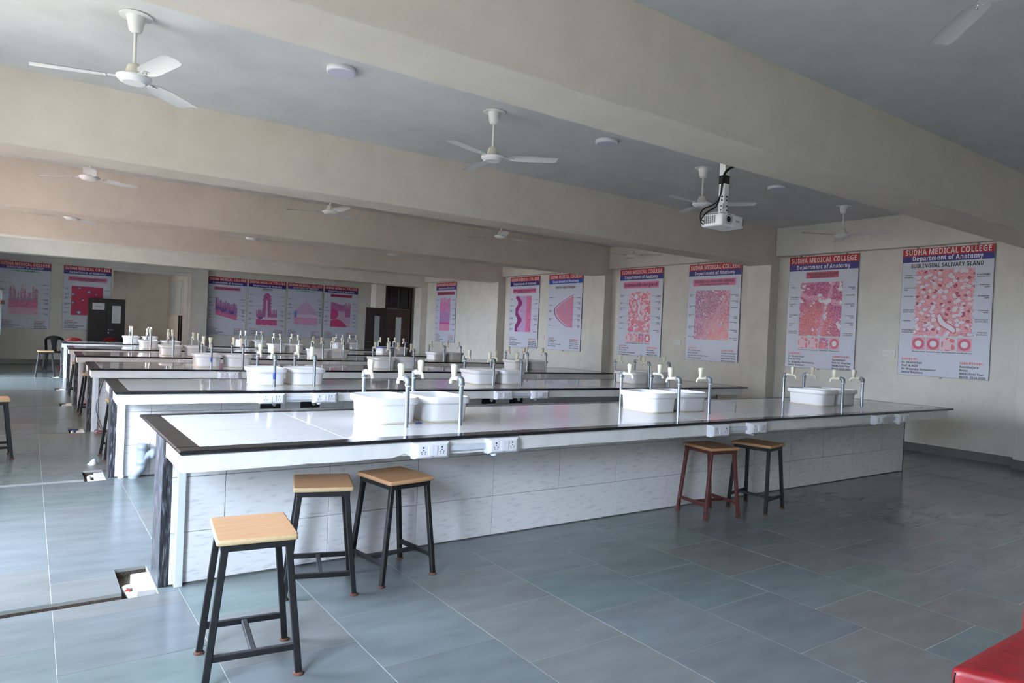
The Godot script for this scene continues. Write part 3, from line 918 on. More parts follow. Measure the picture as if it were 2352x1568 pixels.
	m.box(Vector3(4.05, -0.1, FAR_Z - 0.63), Vector3(4.25, 3.1, FAR_Z - 0.2))
	m.box(Vector3(1.82, 2.95, FAR_Z - 3.6), Vector3(4.25, 3.1, FAR_Z - 0.2))
	m.box(Vector3(4.10, -0.1, FAR_Z - 3.6), Vector3(4.25, 3.0, FAR_Z - 0.6))
	m.box(Vector3(4.08, 2.74, FAR_Z - 3.6), Vector3(4.25, 3.1, FAR_Z - 0.2))
	struct("wall_alcove", "cream walls of the alcove beyond the far opening", "wall", m.done(), mats.wall_paint)
	struct("trim_1", "square white column at the right side of the alcove opening", "column", bx(Vector3(4.10, -0.05, FAR_Z - 0.6), Vector3(4.60, CEIL + 0.02, FAR_Z + 0.27), 0.006), mats.wall_paint)
	var ac = MB.new()  # curtain added to dim the sky light entering the alcove
	ac.smooth(true)
	for j in 24:
		var za = FAR_Z - 1.95 + j / 24.0
		var zb = za + 1.0 / 24.0
		ac.quad(Vector3(2.05 + 0.015 * sin(za * 30.0), 1.1, za), Vector3(2.05 + 0.015 * sin(zb * 30.0), 1.1, zb), Vector3(2.05 + 0.015 * sin(zb * 30.0), 2.3, zb), Vector3(2.05 + 0.015 * sin(za * 30.0), 2.3, za), Vector3.RIGHT)
	tag(solo("curtain", "added peach curtain that dims the small side window of the far alcove", "curtain", ac.done(), curtain()), "")
	# glazed screen of the alcove
	var w4 = Node3D.new()
	w4.name = "window_6"
	add_child(w4)
	tag(w4, "pale frosted glass screen along the right side of the alcove", "window", "", "structure")
	var fr = MB.new()
	for zz in [FAR_Z - 0.62, FAR_Z - 1.15, FAR_Z - 3.58]:
		fr.box(Vector3(4.04, 1.56, zz - 0.03), Vector3(4.10, 2.76, zz + 0.03), 0.004)
	fr.box(Vector3(4.04, 1.54, FAR_Z - 3.6), Vector3(4.10, 1.60, FAR_Z - 0.6), 0.004)
	fr.box(Vector3(4.04, 2.72, FAR_Z - 3.6), Vector3(4.10, 2.78, FAR_Z - 0.6), 0.004)
	part(w4, "screen_frame", fr.done(), mats.beam_paint)
	for k in 6:
		var z0 = FAR_Z - 3.55 + k * 0.49
		part(w4, "frosted_pane", bx(Vector3(4.062, 1.6, z0), Vector3(4.078, 2.72, z0 + 0.485), 0.002), mats.frosted)
	part(w4, "lower_panel", bx(Vector3(4.05, 0, FAR_Z - 3.6), Vector3(4.078, 1.54, FAR_Z - 0.62), 0.003), mats.wall_paint)
	for zz in [FAR_Z - 1.12, FAR_Z - 0.72]:
		part(w4, "black_post", bx(Vector3(4.0, 0, zz - 0.035), Vector3(4.05, 1.56, zz + 0.035), 0.004), mats.black_plastic)
	# beams, piers, tie beams
	for k in BEAM_Z.size():
		var b = BEAM_Z[k]
		struct("trim_%d" % (2 + k), "%s deep cream ceiling beam running across the whole room" % ["nearest", "second", "third", "fourth", "farthest"][k], "beam", bx(Vector3((BAY_X if k > 3 else LEFT_X) - 0.02, BEAM, b - BEAM_W), Vector3(WALL_X + 0.02, CEIL + 0.02, b), 0.008), mats.beam_paint)
		struct("trim_%d" % (10 + k), "%s shallow wall pier carrying a beam on the right wall" % ["nearest", "second", "third", "fourth", "farthest"][k], "pier", bx(Vector3(PIER_X, -0.05, b - BEAM_W), Vector3(WALL_X + 0.02, BEAM + 0.01, b), 0.006), mats.wall_paint)
		var z0 = b + 0.01
		var z1 = BACK_Z if k == 0 else BEAM_Z[k - 1] - BEAM_W - 0.01
		struct("trim_%d" % (20 + k), "tie beam above the posters in the %s bay of the right wall" % ["nearest", "second", "third", "fourth", "fifth"][k], "beam", bx(Vector3(TIE_X, 2.99, z0), Vector3(WALL_X + 0.01, CEIL + 0.02, z1), 0.006), mats.wall_paint)
		struct("baseboard_right_%d" % (k + 1), "grey stone skirting along the %s bay of the right wall" % ["nearest", "second", "third", "fourth", "fifth"][k], "skirting", bx(Vector3(WALL_X - 0.02, -0.01, z0), Vector3(WALL_X + 0.01, 0.115, z1), 0.003), mats.slate_3)
		struct("baseboard_pier_%d" % (k + 1), "grey stone skirting round the %s right wall pier" % ["nearest", "second", "third", "fourth", "farthest"][k], "skirting", bx(Vector3(PIER_X - 0.015, -0.01, b - BEAM_W - 0.012), Vector3(PIER_X + 0.01, 0.115, b + 0.012), 0.003), mats.slate_1)
	struct("trim_25", "tie beam along the top of the far wall", "beam", bx(Vector3(BAY_X, 2.89, FAR_Z - 0.02), Vector3(WALL_X, CEIL + 0.02, FAR_Z + 0.06), 0.006), mats.wall_paint)
	struct("baseboard_far", "grey stone skirting below the two far left posters", "skirting", bx(Vector3(BAY_X, -0.01, FAR_Z - 0.01), Vector3(2.02, 0.125, FAR_Z + 0.02), 0.003), mats.slate_3)
	make_door()

func make_door():
	var zd = -20.76
	struct("trim_30", "white wall stub to the left of the dark doors", "column", bx(Vector3(9.16, -0.05, zd - 0.40), Vector3(9.50, BEAM + 0.02, zd), 0.005), mats.wall_paint)
	var o = Node3D.new()
	o.name = "door_1"
	add_child(o)
	tag(o, "dark wooden double door with a glazed transom in the far right corner", "door", "", "structure")
	var f = MB.new()
	for x in [9.52, 10.43]:
		f.box(Vector3(x - 0.035, 0, zd - 0.10), Vector3(x + 0.035, BEAM, zd), 0.004)
	for y in [2.13, BEAM - 0.03]:
		f.box(Vector3(9.52, y - 0.03, zd - 0.10), Vector3(10.43, y + 0.03, zd), 0.004)
	f.box(Vector3(9.96, 2.13, zd - 0.09), Vector3(10.0, BEAM, zd - 0.01), 0.003)
	part(o, "door_frame", f.done(), mats.dark_wood)
	for k in 2:
		part(o, "transom_pane", bx(Vector3(9.56 + k * 0.44, 2.16, zd - 0.06), Vector3(9.96 + k * 0.42, BEAM - 0.06, zd - 0.05), 0.001), mats.dark_glass)
	part(o, "transom_mullion", bx(Vector3(9.70, 2.16, zd - 0.05), Vector3(9.76, BEAM - 0.06, zd - 0.035), 0.002), mats.dark_wood)
	var leaf = func(w, m, hand):
		var b = MB.new()
		var gx = w * 0.42
		b.box(Vector3(0, 0.01, -0.02), Vector3(gx, 2.09, 0.02), 0.003)
		b.box(Vector3(gx + 0.20, 0.01, -0.02), Vector3(w, 2.09, 0.02), 0.003)
		b.box(Vector3(gx, 1.83, -0.02), Vector3(gx + 0.20, 2.09, 0.02), 0.003)
		b.box(Vector3(gx, 0.01, -0.02), Vector3(gx + 0.20, 0.85, 0.02), 0.003)
		var n = part(o, "door_leaf", b.done(), m)
		part(n, "vision_pane", bx(Vector3(gx, 0.85, -0.006), Vector3(gx + 0.20, 1.83, 0.006), 0.001), mats.frosted)
		var h = MB.new()
		h.tube(bend([Vector3(w * hand, 1.0, 0.02), Vector3(w * hand, 1.0, 0.06), Vector3(w * hand + (0.12 if hand < 0.5 else -0.12), 1.0, 0.06)], 0.02), 0.009, 8)
		part(n, "door_handle", h.done(), mats.chrome)
		return n
	var right = leaf.call(0.86, mats.mid_wood, 0.93)
	right.position = Vector3(9.55, 0, zd - 0.045)
	part(right, "stile_panel", bx(Vector3(0.0, 0.012, 0.02), Vector3(0.26, 2.088, 0.026), 0.002), mats.mid_wood)
	var left = leaf.call(0.75, mats.dark_wood, 0.07)
	left.position = Vector3(8.77, 0, zd + 0.17)
	left.rotation.y = 0.16
	# casement that reaches into the frame on the far left
	var c = thing("window_casement", "grey metal window casement swung into the room at the left edge", "casement", Vector3(LEFT_X, 0.84, -20.35), 0.0)
	var m = MB.new()
	for x in [0.02, 0.945]: m.box(Vector3(x - 0.02, 0, -0.015), Vector3(x + 0.02, 1.15, 0.015), 0.003)
	for y in [0.02, 1.13]: m.box(Vector3(0, y - 0.02, -0.015), Vector3(0.965, y + 0.02, 0.015), 0.003)
	part(c, "casement_frame", m.done(), mats.aluminium)
	part(c, "casement_pane", bx(Vector3(0.04, 0.04, -0.003), Vector3(0.91, 1.11, 0.003), 0.0005), glass())
	part(c, "casement_latch", bx(Vector3(0.94, 0.76, 0.012), Vector3(1.02, 0.86, 0.04), 0.004), mats.rust)

func curtain():  # cloth added out of view to tint and weaken daylight
	if mats.has("added_curtain_cloth"): return mats.added_curtain_cloth
	var m = mat("added_curtain_cloth", Color(0.82, 0.73, 0.67), 0.9)
	m.backlight_enabled = true
	m.backlight = Color(0.68, 0.60, 0.54)
	m.cull_mode = BaseMaterial3D.CULL_DISABLED
	return m

func glass():
	if mats.has("clear_glass"): return mats.clear_glass
	var m = mat("clear_glass", Color(0.85, 0.92, 0.92, 0.12), 0.03)
	m.transparency = BaseMaterial3D.TRANSPARENCY_ALPHA
	return m

# ------------------------------------------------------------------ benches
func bt(i, p):                        # bench coordinates: x as in the room, z from the front edge
	return Vector3(0.605, 0, BENCH_Z[i]) + Basis(Vector3.UP, BENCH_TURN[i]) * Vector3(p.x - 0.605, p.y, p.z)

func make_bench(i):
	var o = thing("lab_bench", "%s long white laboratory bench with a black granite edged worktop" % ROW[i], "lab bench", Vector3(0.605, 0, BENCH_Z[i]), BENCH_TURN[i], "laboratory benches in rows")
	var s = Vector3(-0.605, 0, 0)     # to bench coordinates
	var full = i < 2
	part(o, "base_wall", bx(Vector3(0.632, -0.05, -0.745), Vector3(8.70, 0.712, -0.5)), mats.tile_joint, s)
	rng.seed = 100 + i
	if full:
		var rows = [0.006, 0.283, 0.585, 0.709]
		var xs = [0.655, 0.93]
		while xs[-1] < 8.69: xs.append(minf(xs[-1] + 0.6025, 8.69))
		for r in 3:
			for k in xs.size() - 1:
				var w = xs[k + 1] - xs[k] - 0.003
				var h = rows[r + 1] - rows[r] - 0.003
				if w < 0.02: continue
				var mesh = cached("wall_tile_%.3f_%.3f" % [w, h], func(): return bx(Vector3(0, 0, -0.012), Vector3(w, h, 0), 0.001))
				part(o, "wall_tile", mesh, mats["wall_tile_%d" % rng.randi_range(0, 2)], s + Vector3(xs[k] + 0.0015, rows[r] + 0.0015, -0.4905 + rng.randf_range(-0.0006, 0.0006)))
	else:
		part(o, "front_cladding", bx(Vector3(0.655, 0, -0.502), Vector3(8.69, 0.709, -0.4905)), mats.wall_tile_0, s)
	part(o, "back_cladding", bx(Vector3(0.655, 0, -0.757), Vector3(8.69, 0.709, -0.744)), mats.wall_tile_1, s)
	var e = MB.new()
	e.box(Vector3(0.606, 0.0, -0.757), Vector3(0.634, 0.80, -0.489), 0.003)
	e.box(Vector3(0.634, 0.0, -0.502), Vector3(0.655, 0.709, -0.4885), 0.002)
	part(o, "granite_end_panel", e.done(), mats.granite_edge, s)
	part(o, "granite_end_strip", bx(Vector3(8.69, 0.0, -0.757), Vector3(8.712, 0.709, -0.489), 0.003), mats.granite_edge, s)
	# concrete top with a ragged lower lip
	part(o, "concrete_slab", bx(Vector3(0.625, 0.709, -1.455), Vector3(8.68, 0.791, -0.03)), mats.fascia_paint, s)
	var lip = MB.new()
	var n = 200
	var low = []
	for k in n + 1:
		var y = 0.704 + rng.randf_range(-0.0012, 0.0012)
		if rng.randf() < 0.07: y += 0.004
		var x = 0.625 + 8.055 * k / n
		if i == 0 and x > 1.72 and x < 1.83: y = 0.706 + 0.030 * (x - 1.72) / 0.11
		low.append(Vector2(x, y))
	for k in n:
		var a = low[k]
		var b = low[k + 1]
		lip.quad(Vector3(a.x, a.y, -0.015), Vector3(b.x, b.y, -0.015), Vector3(b.x, 0.791, -0.015), Vector3(a.x, 0.791, -0.015), Vector3.BACK)
		lip.quad(Vector3(a.x, a.y, -0.015), Vector3(b.x, b.y, -0.015), Vector3(b.x, b.y, -0.045), Vector3(a.x, a.y, -0.045), Vector3.DOWN)
		lip.quad(Vector3(a.x, a.y, -0.045), Vector3(b.x, b.y, -0.045), Vector3(b.x, 0.74, -0.045), Vector3(a.x, 0.74, -0.045), Vector3.FORWARD)
	for x in [0.622, 8.683]:
		lip.box(Vector3(x - 0.004, 0.703, -1.46), Vector3(x + 0.004, 0.791, -0.770))
		lip.box(Vector3(x - 0.004, 0.706, -0.475), Vector3(x + 0.004, 0.791, -0.015))
	part(o, "plaster_fascia", lip.done(), mats.fascia_paint, s)
	# worktop
	part(o, "worktop_bedding", bx(Vector3(0.70, 0.788, -1.40), Vector3(8.70, 0.8085, -0.08)), mats.worktop_joint, s)
	var x = 0.718
	while x < 8.68:
		var w = minf(0.765, 8.69 - x) - 0.0014
		part(o, "worktop_tile", cached("worktop_%.3f" % w, func(): return bx(Vector3(0, -0.015, -1.255), Vector3(w, 0, 0), 0.001)), mats.top_tile, s + Vector3(x, TOP - 0.0008, -0.117))
		x += 0.765
	var lens = [2.0, 1.87, 2.1, 2.225]
	x = 0.605
	for k in 4:
		var w = lens[k] - 0.002
		part(o, "granite_front_edge", cached("edge_%.3f" % w, func(): return bx(Vector3(0, -0.021, -0.115), Vector3(w, 0, 0), 0.006)), mats.granite, s + Vector3(x, TOP, 0))
		part(o, "granite_back_edge", cached("edge_b_%.3f" % w, func(): return bx(Vector3(0, -0.021, -0.09), Vector3(w, 0, 0), 0.006)), mats.granite, s + Vector3(x, TOP, -1.379))
		x += lens[k]
	part(o, "granite_left_edge", bx(Vector3(0.605, TOP - 0.021, -1.378), Vector3(0.716, TOP, -0.116), 0.006), mats.granite, s)
	part(o, "granite_right_edge", bx(Vector3(8.69, TOP - 0.021, -1.378), Vector3(8.80, TOP, -0.116), 0.006), mats.granite, s)
	# waste pipes from each basin through the base wall
	for c in PAIR_X:
		for d in [-0.2, 0.2]:
			var y = 0.64 if i == 0 else 0.588
			part(o, "waste_recess", bx(Vector3(c + d - 0.11, y, -0.50), Vector3(c + d + 0.09, y + 0.062, -0.489), 0.001), mats.dark_hole, s)
			var t = MB.new()
			t.tube([Vector3(c + d + 0.03, 0.625, -0.50), Vector3(c + d - 0.03, 0.71, -0.38)], 0.02, 8)
			part(o, "waste_pipe", t.done(), mats.pvc_white, s)
	part(o, "floor_plinth", bx(Vector3(0.508, -0.06, -0.785), Vector3(0.606, -0.002, -0.497), 0.004), mats.plaster, s)
	return o

func make_sink():
	var o = thing("lab_sink", "", "sink", Vector3.ZERO, 0, "white ceramic basins on the benches")
	var m = MB.new()
	m.rings([rrect(0.292, 0.40, 0.065, 0.0), rrect(0.30, 0.408, 0.07, 0.012), rrect(0.316, 0.424, 0.075, 0.118), rrect(0.320, 0.43, 0.075, 0.126), rrect(0.346, 0.454, 0.08, 0.129),
		rrect(0.356, 0.464, 0.085, 0.136), rrect(0.358, 0.466, 0.085, 0.164), rrect(0.350, 0.458, 0.082, 0.1725), rrect(0.336, 0.444, 0.078, 0.1745), rrect(0.322, 0.430, 0.074, 0.172),
		rrect(0.312, 0.420, 0.07, 0.16), rrect(0.296, 0.404, 0.065, 0.04), rrect(0.25, 0.36, 0.06, 0.022), rrect(0.05, 0.05, 0.024, 0.018)], true, true)
	part(o, "basin", m.done(), mats.ceramic)
	m = MB.new()
	m.rings([rrect(0.306, 0.414, 0.07, -0.0005), rrect(0.312, 0.42, 0.07, 0.002), rrect(0.300, 0.408, 0.07, 0.011)], true, true)
	part(o, "sealant_bead", m.done(), mats.sealant)
	m = MB.new()
	m.lathe([Vector2(0.024, 0.018), Vector2(0.024, 0.021), Vector2(0.015, 0.0215)], 14)
	part(o, "drain", m.done(), mats.chrome)
	m = MB.new()
	m.xf = Transform3D(Basis(Vector3.FORWARD, PI / 2), Vector3(-0.155, 0.135, 0.0))
	m.lathe([Vector2(0.026, 0.0), Vector2(0.024, 0.016), Vector2(0.012, 0.022)], 14)
	part(o, "overflow_cap", m.done(), mats.ceramic)
	return o

func make_tap():                      # stands at its pipe, points along -z
	var o = thing("bench_tap", "", "tap", Vector3.ZERO, 0, "ivory taps on steel pipes")
	var m = MB.new()
	m.tube([Vector3(0, -0.01, 0), Vector3(0, 0.277, 0)], 0.0145, 12)
	part(o, "steel_pipe", m.done(), mats.galvanised)
	m = MB.new()
	m.lathe([Vector2(0.0165, 0.262), Vector2(0.0175, 0.264), Vector2(0.0175, 0.272), Vector2(0.0165, 0.274)], 12)
	part(o, "thread_tape", m.done(), mats.ptfe)
	m = MB.new()
	m.tube(bend([Vector3(0, 0.272, 0), Vector3(0, 0.31, 0), Vector3(0, 0.31, -0.036)], 0.026, 6), 0.0195, 12)
	m.lathe([Vector2(0.0195, 0.268), Vector2(0.022, 0.270), Vector2(0.022, 0.280), Vector2(0.0195, 0.283)], 12)
	part(o, "pipe_elbow", m.done(), mats.elbow_steel)
	m = MB.new()
	m.tube([Vector3(0, 0.31, -0.034), Vector3(0, 0.31, -0.042), Vector3(0, 0.31, -0.044), Vector3(0, 0.309, -0.08), Vector3(0, 0.309, -0.118)], 0.013, 12, [0.020, 0.020, 0.0125, 0.012, 0.015])
	m.tube(curve([Vector3(0, 0.309, -0.11), Vector3(0, 0.303, -0.132), Vector3(0, 0.290, -0.142), Vector3(0, 0.270, -0.147)], 8), 0.0115, 10)
	m.xf = Transform3D(Basis(), Vector3(0, 0, -0.105))
	m.lathe([Vector2(0.014, 0.305), Vector2(0.016, 0.318), Vector2(0.0165, 0.332), Vector2(0.019, 0.336), Vector2(0.019, 0.342)], 14)
	part(o, "tap_body", m.done(), mats.ivory)
	m = MB.new()
	m.xf = Transform3D(Basis(), Vector3(0, 0, -0.105))
	m.lathe([Vector2(0.018, 0.342), Vector2(0.0195, 0.345), Vector2(0.0235, 0.382), Vector2(0.0245, 0.394), Vector2(0.022, 0.401), Vector2(0.012, 0.405)], 20, true, true, 0.05, 8)
	part(o, "tap_handle", m.done(), mats.ivory)
	return o

func make_switch_box(wide, sockets):  # back at z = 0, front to +z
	var o = thing("socket_box", "", "socket box", Vector3.ZERO, 0, "white socket boxes on the bench fronts")
	var m = MB.new()
	var w = wide / 2
	m.box(Vector3(-w, -0.047, 0), Vector3(w, 0.047, 0.042), 0.002)
	var old = [Vector3(-w, -0.047, 0.042), Vector3(w, -0.047, 0.042), Vector3(w, 0.047, 0.042), Vector3(-w, 0.047, 0.042)]
	var inn = [Vector3(-w + 0.022, -0.035, 0.056), Vector3(w - 0.022, -0.035, 0.056), Vector3(w - 0.022, 0.035, 0.056), Vector3(-w + 0.022, 0.035, 0.056)]
	for k in 4:
		var j = (k + 1) % 4
		m.quad(old[k], old[j], inn[j], inn[k], Vector3(old[k].x + old[j].x, (old[k].y + old[j].y) * 4, 0.1))
	m.quad(inn[0], inn[1], inn[2], inn[3], Vector3.BACK)
	part(o, "cover_frame", m.done(), mats.switch_plastic)
	var n = sockets + 1
	var step = (wide - 0.05) / n
	var k = 0
	for c in n:
		var x = -w + 0.025 + step * (c + 0.5)
		if c == n / 2:
			for d in [-1, 1]:
				var b = MB.new()
				b.xf = Transform3D(Basis(Vector3.RIGHT, 0.09 * d), Vector3(x + d * step * 0.24, 0.002, 0.057))
				b.box(Vector3(-step * 0.22, -0.027, -0.004), Vector3(step * 0.22, 0.027, 0.006), 0.0015)
				part(o, "rocker_switch", b.done(), mats.switch_plastic)
		else:
			var plate = part(o, "socket_plate", bx(Vector3(x - step * 0.46, -0.031, 0.054), Vector3(x + step * 0.46, 0.033, 0.0575), 0.001), mats.switch_plastic)
			var h = MB.new()
			for q in [[0, 0.018, 0.0052], [0, 0.003, 0.0034], [-0.013, -0.008, 0.0034], [0.013, -0.008, 0.0034], [-0.010, -0.018, 0.0028], [0.010, -0.018, 0.0028]]:
				h.xf = Transform3D(Basis(Vector3.RIGHT, PI / 2), Vector3(x + q[0], q[1] + 0.002, 0.0574))
				h.lathe([Vector2(q[2], 0.0), Vector2(q[2], 0.0006)], 10)
			part(plate, "socket_holes", h.done(), mats.dark_hole)
	part(o, "maker_mark", bx(Vector3(-0.009, -0.0345, 0.0552), Vector3(0.009, -0.0325, 0.0564)), mats.print_ink)
	return o

func make_benches():
	var sink = null
	var tap = null
	for i in 6: make_bench(i)
	for i in 6:
		for k in 3:
			for d in [-1, 1]:
				var one = "left" if d < 0 else "right"
				var at = bt(i, Vector3(PAIR_X[k] + d * 0.2, TOP, -0.775))
				var label = "white ceramic basin, %s one of the %s pair, on the %s bench" % [one, PAIR[k], ROW[i]]
				if sink == null:
					sink = make_sink()
					sink.position = at
					sink.rotation.y = BENCH_TURN[i]
					sink.set_meta("label", label)
				else:
					copy(sink, label, at, BENCH_TURN[i])
				for side in 2:
					var far = side == 1
					var tl = "ivory tap on steel pipe, %s side of %s basin, %s pair, %s bench" % ["far" if far else "near", one, PAIR[k], ROW[i]]
					var ta = bt(i, Vector3(PAIR_X[k] + d * 0.2, TOP, -1.13 if far else -0.425))
					var turn = BENCH_TURN[i] + (PI if far else 0.0)
					if tap == null:
						tap = make_tap()
						tap.position = ta
						tap.rotation.y = turn
						tap.set_meta("label", tl)
					else:
						var c = copy(tap, tl, ta, turn)
						if not far and ((i == 1 and k == 0 and d < 0) or (i == 2 and k == 0 and d < 0)):
							var m = MB.new()
							m.lathe([Vector2(0.0147, 0.075), Vector2(0.0150, 0.076), Vector2(0.0150, 0.139), Vector2(0.0147, 0.14)], 12)
							part(c, "blue_sticker", m.done(), mats.blue_tape)
				if i == 4 and k == 2 and d < 0:
					var m = MB.new()
					m.rings([rrect(0.3595, 0.4675, 0.085, 0.145), rrect(0.3605, 0.4685, 0.085, 0.147), rrect(0.3605, 0.4685, 0.085, 0.167), rrect(0.352, 0.46, 0.083, 0.1745)])
					part(get_child(get_child_count() - 3), "blue_rim_tape", m.done(), mats.blue_tape)
	# socket boxes along the bench fronts
	var box = make_switch_box(0.232, 2)
	var wide = make_switch_box(0.26, 3)
	var first = [true, true]
	var plan = [[[1.945, 2.45], [4.56, 5.06], [7.08, 7.55]], [[1.87, 2.37], [4.44, 4.95], [7.10, 7.60]], [[2.14], [4.66], [7.22]], [[2.14], [4.62], [7.2]], [[2.14], [4.62], [7.2]], [[2.14], [4.62], [7.2]]]
	for i in 6:
		for k in 3:
			var row = plan[i][k]
			for j in row.size():
				var b = box if row.size() == 2 else wide
				var which = ("%s of two " % ["left", "right"][j]) if row.size() == 2 else "single "
				var label = "white socket box, %sbelow the %s basins, on the %s bench front" % [which, PAIR[k], ROW[i]]
				var at = bt(i, Vector3(row[j], 0.742, -0.0145))
				var slot = 0 if row.size() == 2 else 1
				var c = b
				if first[slot]:
					first[slot] = false
					b.position = at
					b.rotation.y = BENCH_TURN[i]
					b.set_meta("label", label)
				else:
					c = copy(b, label, at, BENCH_TURN[i])
				if i < 2 and j == 1:
					var m = MB.new()
					m.lathe([Vector2(0.016, -0.062), Vector2(0.021, -0.055), Vector2(0.021, -0.047)], 14)
					var g = part(c, "cable_gland", m.done(), mats.switch_plastic, Vector3(-0.055, 0, 0.02))
			if row.size() == 2:
				var w = row[1] - row[0] - 0.232
				solo("cable_trunking", "white trunking between the two socket boxes below %s basins, %s bench" % [PAIR[k], ROW[i]], "trunking", bx(Vector3(-w / 2, -0.017, 0), Vector3(w / 2, 0.017, 0.02), 0.002), mats.trunking, bt(i, Vector3((row[0] + row[1]) / 2, 0.742, -0.0145)), BENCH_TURN[i], "cable trunking on the benches")
		solo("cable_trunking", "upright white cable trunking at the left end of the %s bench" % ROW[i], "trunking", bx(Vector3(-0.021, -0.02, 0), Vector3(0.021, 0.70, 0.035), 0.003), mats.trunking, bt(i, Vector3(0.70, 0, -0.49)), BENCH_TURN[i], "cable trunking on the benches")
	# conduits in the floor pits
	for i in 6:
		var m = MB.new()
		var z = -0.41
		if i == 0:
			m.tube(bend([Vector3(0.515, -0.03, z - 0.25), Vector3(0.455, -0.028, z - 0.25), Vector3(0.495, -0.036, z - 0.02)], 0.045, 6), 0.0125, 10)
		else:
			m.tube(bend([Vector3(0.55, -0.025, z - 0.33), Vector3(0.465, -0.025, z - 0.33), Vector3(0.465, -0.02, z - 0.04), Vector3(0.70, -0.015, z - 0.04), Vector3(0.72, 0.02, z - 0.05)], 0.05, 6), 0.014, 10)
		var c = thing("conduit_bend", "white plastic conduit bend in the floor pit of the %s bench" % ROW[i], "conduit", bt(i, Vector3(0.605, 0, 0)), BENCH_TURN[i], "conduits in floor pits")
		part(c, "conduit", m.done(), mats.pvc_white, Vector3(-0.605, 0, 0))
		if i == 0:
			part(c, "red_marking", bx(Vector3(0.462, -0.043, z - 0.17), Vector3(0.485, -0.012, z - 0.155), 0.004), mats.clip_red, Vector3(-0.605, 0, 0))
			var d = thing("plastic_clip", "broken white plastic clip lying in the nearest floor pit", "clip", bt(0, Vector3(0.512, -0.03, z - 0.12)), 0.5)
			part(d, "clip_plate", bx(Vector3(-0.02, -0.012, -0.03), Vector3(0.012, 0.012, 0.03), 0.003), mats.pvc_white)
			part(d, "clip_tongue", bx(Vector3(-0.012, -0.022, -0.01), Vector3(0.016, -0.012, 0.05), 0.002), mats.pvc_white)
		if i == 2:
			var d = thing("wire_bundle", "blue wire ends sticking out of the third floor pit", "wires", bt(2, Vector3(0.50, -0.02, z - 0.22)))
			for k in 4:
				var t = MB.new()
				t.tube(curve([Vector3(0, 0, 0), Vector3(0.02 * (k - 1.5), 0.03, -0.03), Vector3(-0.03 + 0.03 * (k - 1.5), 0.035, 0.04)], 8), 0.006, 6)
				part(d, "wire_end", t.done(), mats.blue_tape if k < 3 else mats.cable_black)
	# grey waste pipe in front of the second bench
	var o = thing("waste_pipe_tee", "grey plastic waste pipe with branch and bend at the second bench base", "pipe", bt(1, Vector3(0.86, 0, -0.415)), BENCH_TURN[1])
	var m = MB.new()
	m.tube([Vector3(0, 0.10, 0), Vector3(0, 0.295, 0)], 0.042, 18)
	part(o, "upright_pipe", m.done(), mats.pvc_grey)
	m = MB.new()
	m.lathe([Vector2(0.042, 0.25), Vector2(0.047, 0.252), Vector2(0.047, 0.303), Vector2(0.042, 0.306)], 18)
	part(o, "top_socket", m.done(), mats.pvc_grey)
	m = MB.new()
	m.lathe([Vector2(0.042, 0.115), Vector2(0.047, 0.117), Vector2(0.047, 0.165), Vector2(0.042, 0.167)], 18)
	part(o, "lower_socket", m.done(), mats.pvc_grey)
	m = MB.new()
	m.tube(bend([Vector3(0, 0.16, 0), Vector3(0.05, 0.21, 0), Vector3(0.10, 0.212, 0), Vector3(0.7, 0.212, 0)], 0.04, 5), 0.040, 18)
	part(o, "branch_pipe", m.done(), mats.pvc_grey)
	m = MB.new()
	m.xf = Transform3D(Basis(Vector3.FORWARD, PI / 2), Vector3(0.085, 0.212, 0))
	m.lathe([Vector2(0.042, -0.02), Vector2(0.046, -0.018), Vector2(0.046, 0.018), Vector2(0.042, 0.02)], 18)
	part(o, "branch_socket", m.done(), mats.pvc_grey)
	m = MB.new()
	m.tube(bend([Vector3(0, 0.13, 0), Vector3(0, 0.09, 0), Vector3(-0.06, 0.03, 0), Vector3(-0.06, -0.02, 0)], 0.05, 6), 0.043, 18)
	part(o, "floor_bend", m.done(), mats.pvc_grey)
	# loose wires on the third and fourth bench
	for i in [2, 3]:
		var w = thing("hanging_wires", ["", "", "red and dark wires hanging down the third bench base to a floor coil", "thin dark wires hanging down the fourth bench base"][i], "wires", bt(i, Vector3(0.72, 0, -0.47)))
		for k in 2:
			var t = MB.new()
			t.tube(curve([Vector3(0.05 + 0.02 * k, 0.70, -0.01), Vector3(0.0 + 0.02 * k, 0.52, 0.0), Vector3(-0.02, 0.30, 0.01 + 0.01 * k), Vector3(0.0 + 0.03 * k, 0.12, 0.01), Vector3(0.07, 0.006, 0.05 + 0.02 * k)], 24), 0.0035, 6)
			part(w, "hanging_wire", t.done(), mats.wire_red if k == 0 else mats.cable_black)
		if i == 2:
			for k in 3:
				var t = MB.new()
				var pts = []
				for j in 25:
					var a = TAU * j / 24.0
					pts.append(Vector3(0.02 + 0.02 * k + (0.06 + 0.012 * k) * cos(a), 0.006 + 0.006 * k + 0.012 * (1 + sin(a * 2 + k)), 0.16 - 0.02 * k + (0.10 - 0.01 * k) * sin(a)))
				t.tube(pts, 0.0035, 6)
				part(w, "wire_coil", t.done(), mats.wire_red if k % 2 == 0 else mats.cable_black)
	m = MB.new()
	rng.seed = 5
	var lumps = []
	for k in 5:
		var r = []
		var lump = [0.035, 0.042, 0.034, 0.026, 0.010][k]
		for j in 7: r.append(Vector3(lump * rng.randf_range(0.6, 1.15) * cos(TAU * j / 7), k * 0.014, 0.8 * lump * rng.randf_range(0.6, 1.15) * sin(TAU * j / 7)) + Vector3(0.004 * k, 0, 0))
		lumps.append(r)
	m.rings(lumps, true, true)
	solo("plaster_chip", "small white plaster chip on the floor left of the second bench", "debris", m.done(), mats.plaster, Vector3(0.54, 0, -7.68), 0.4)
	m = MB.new()
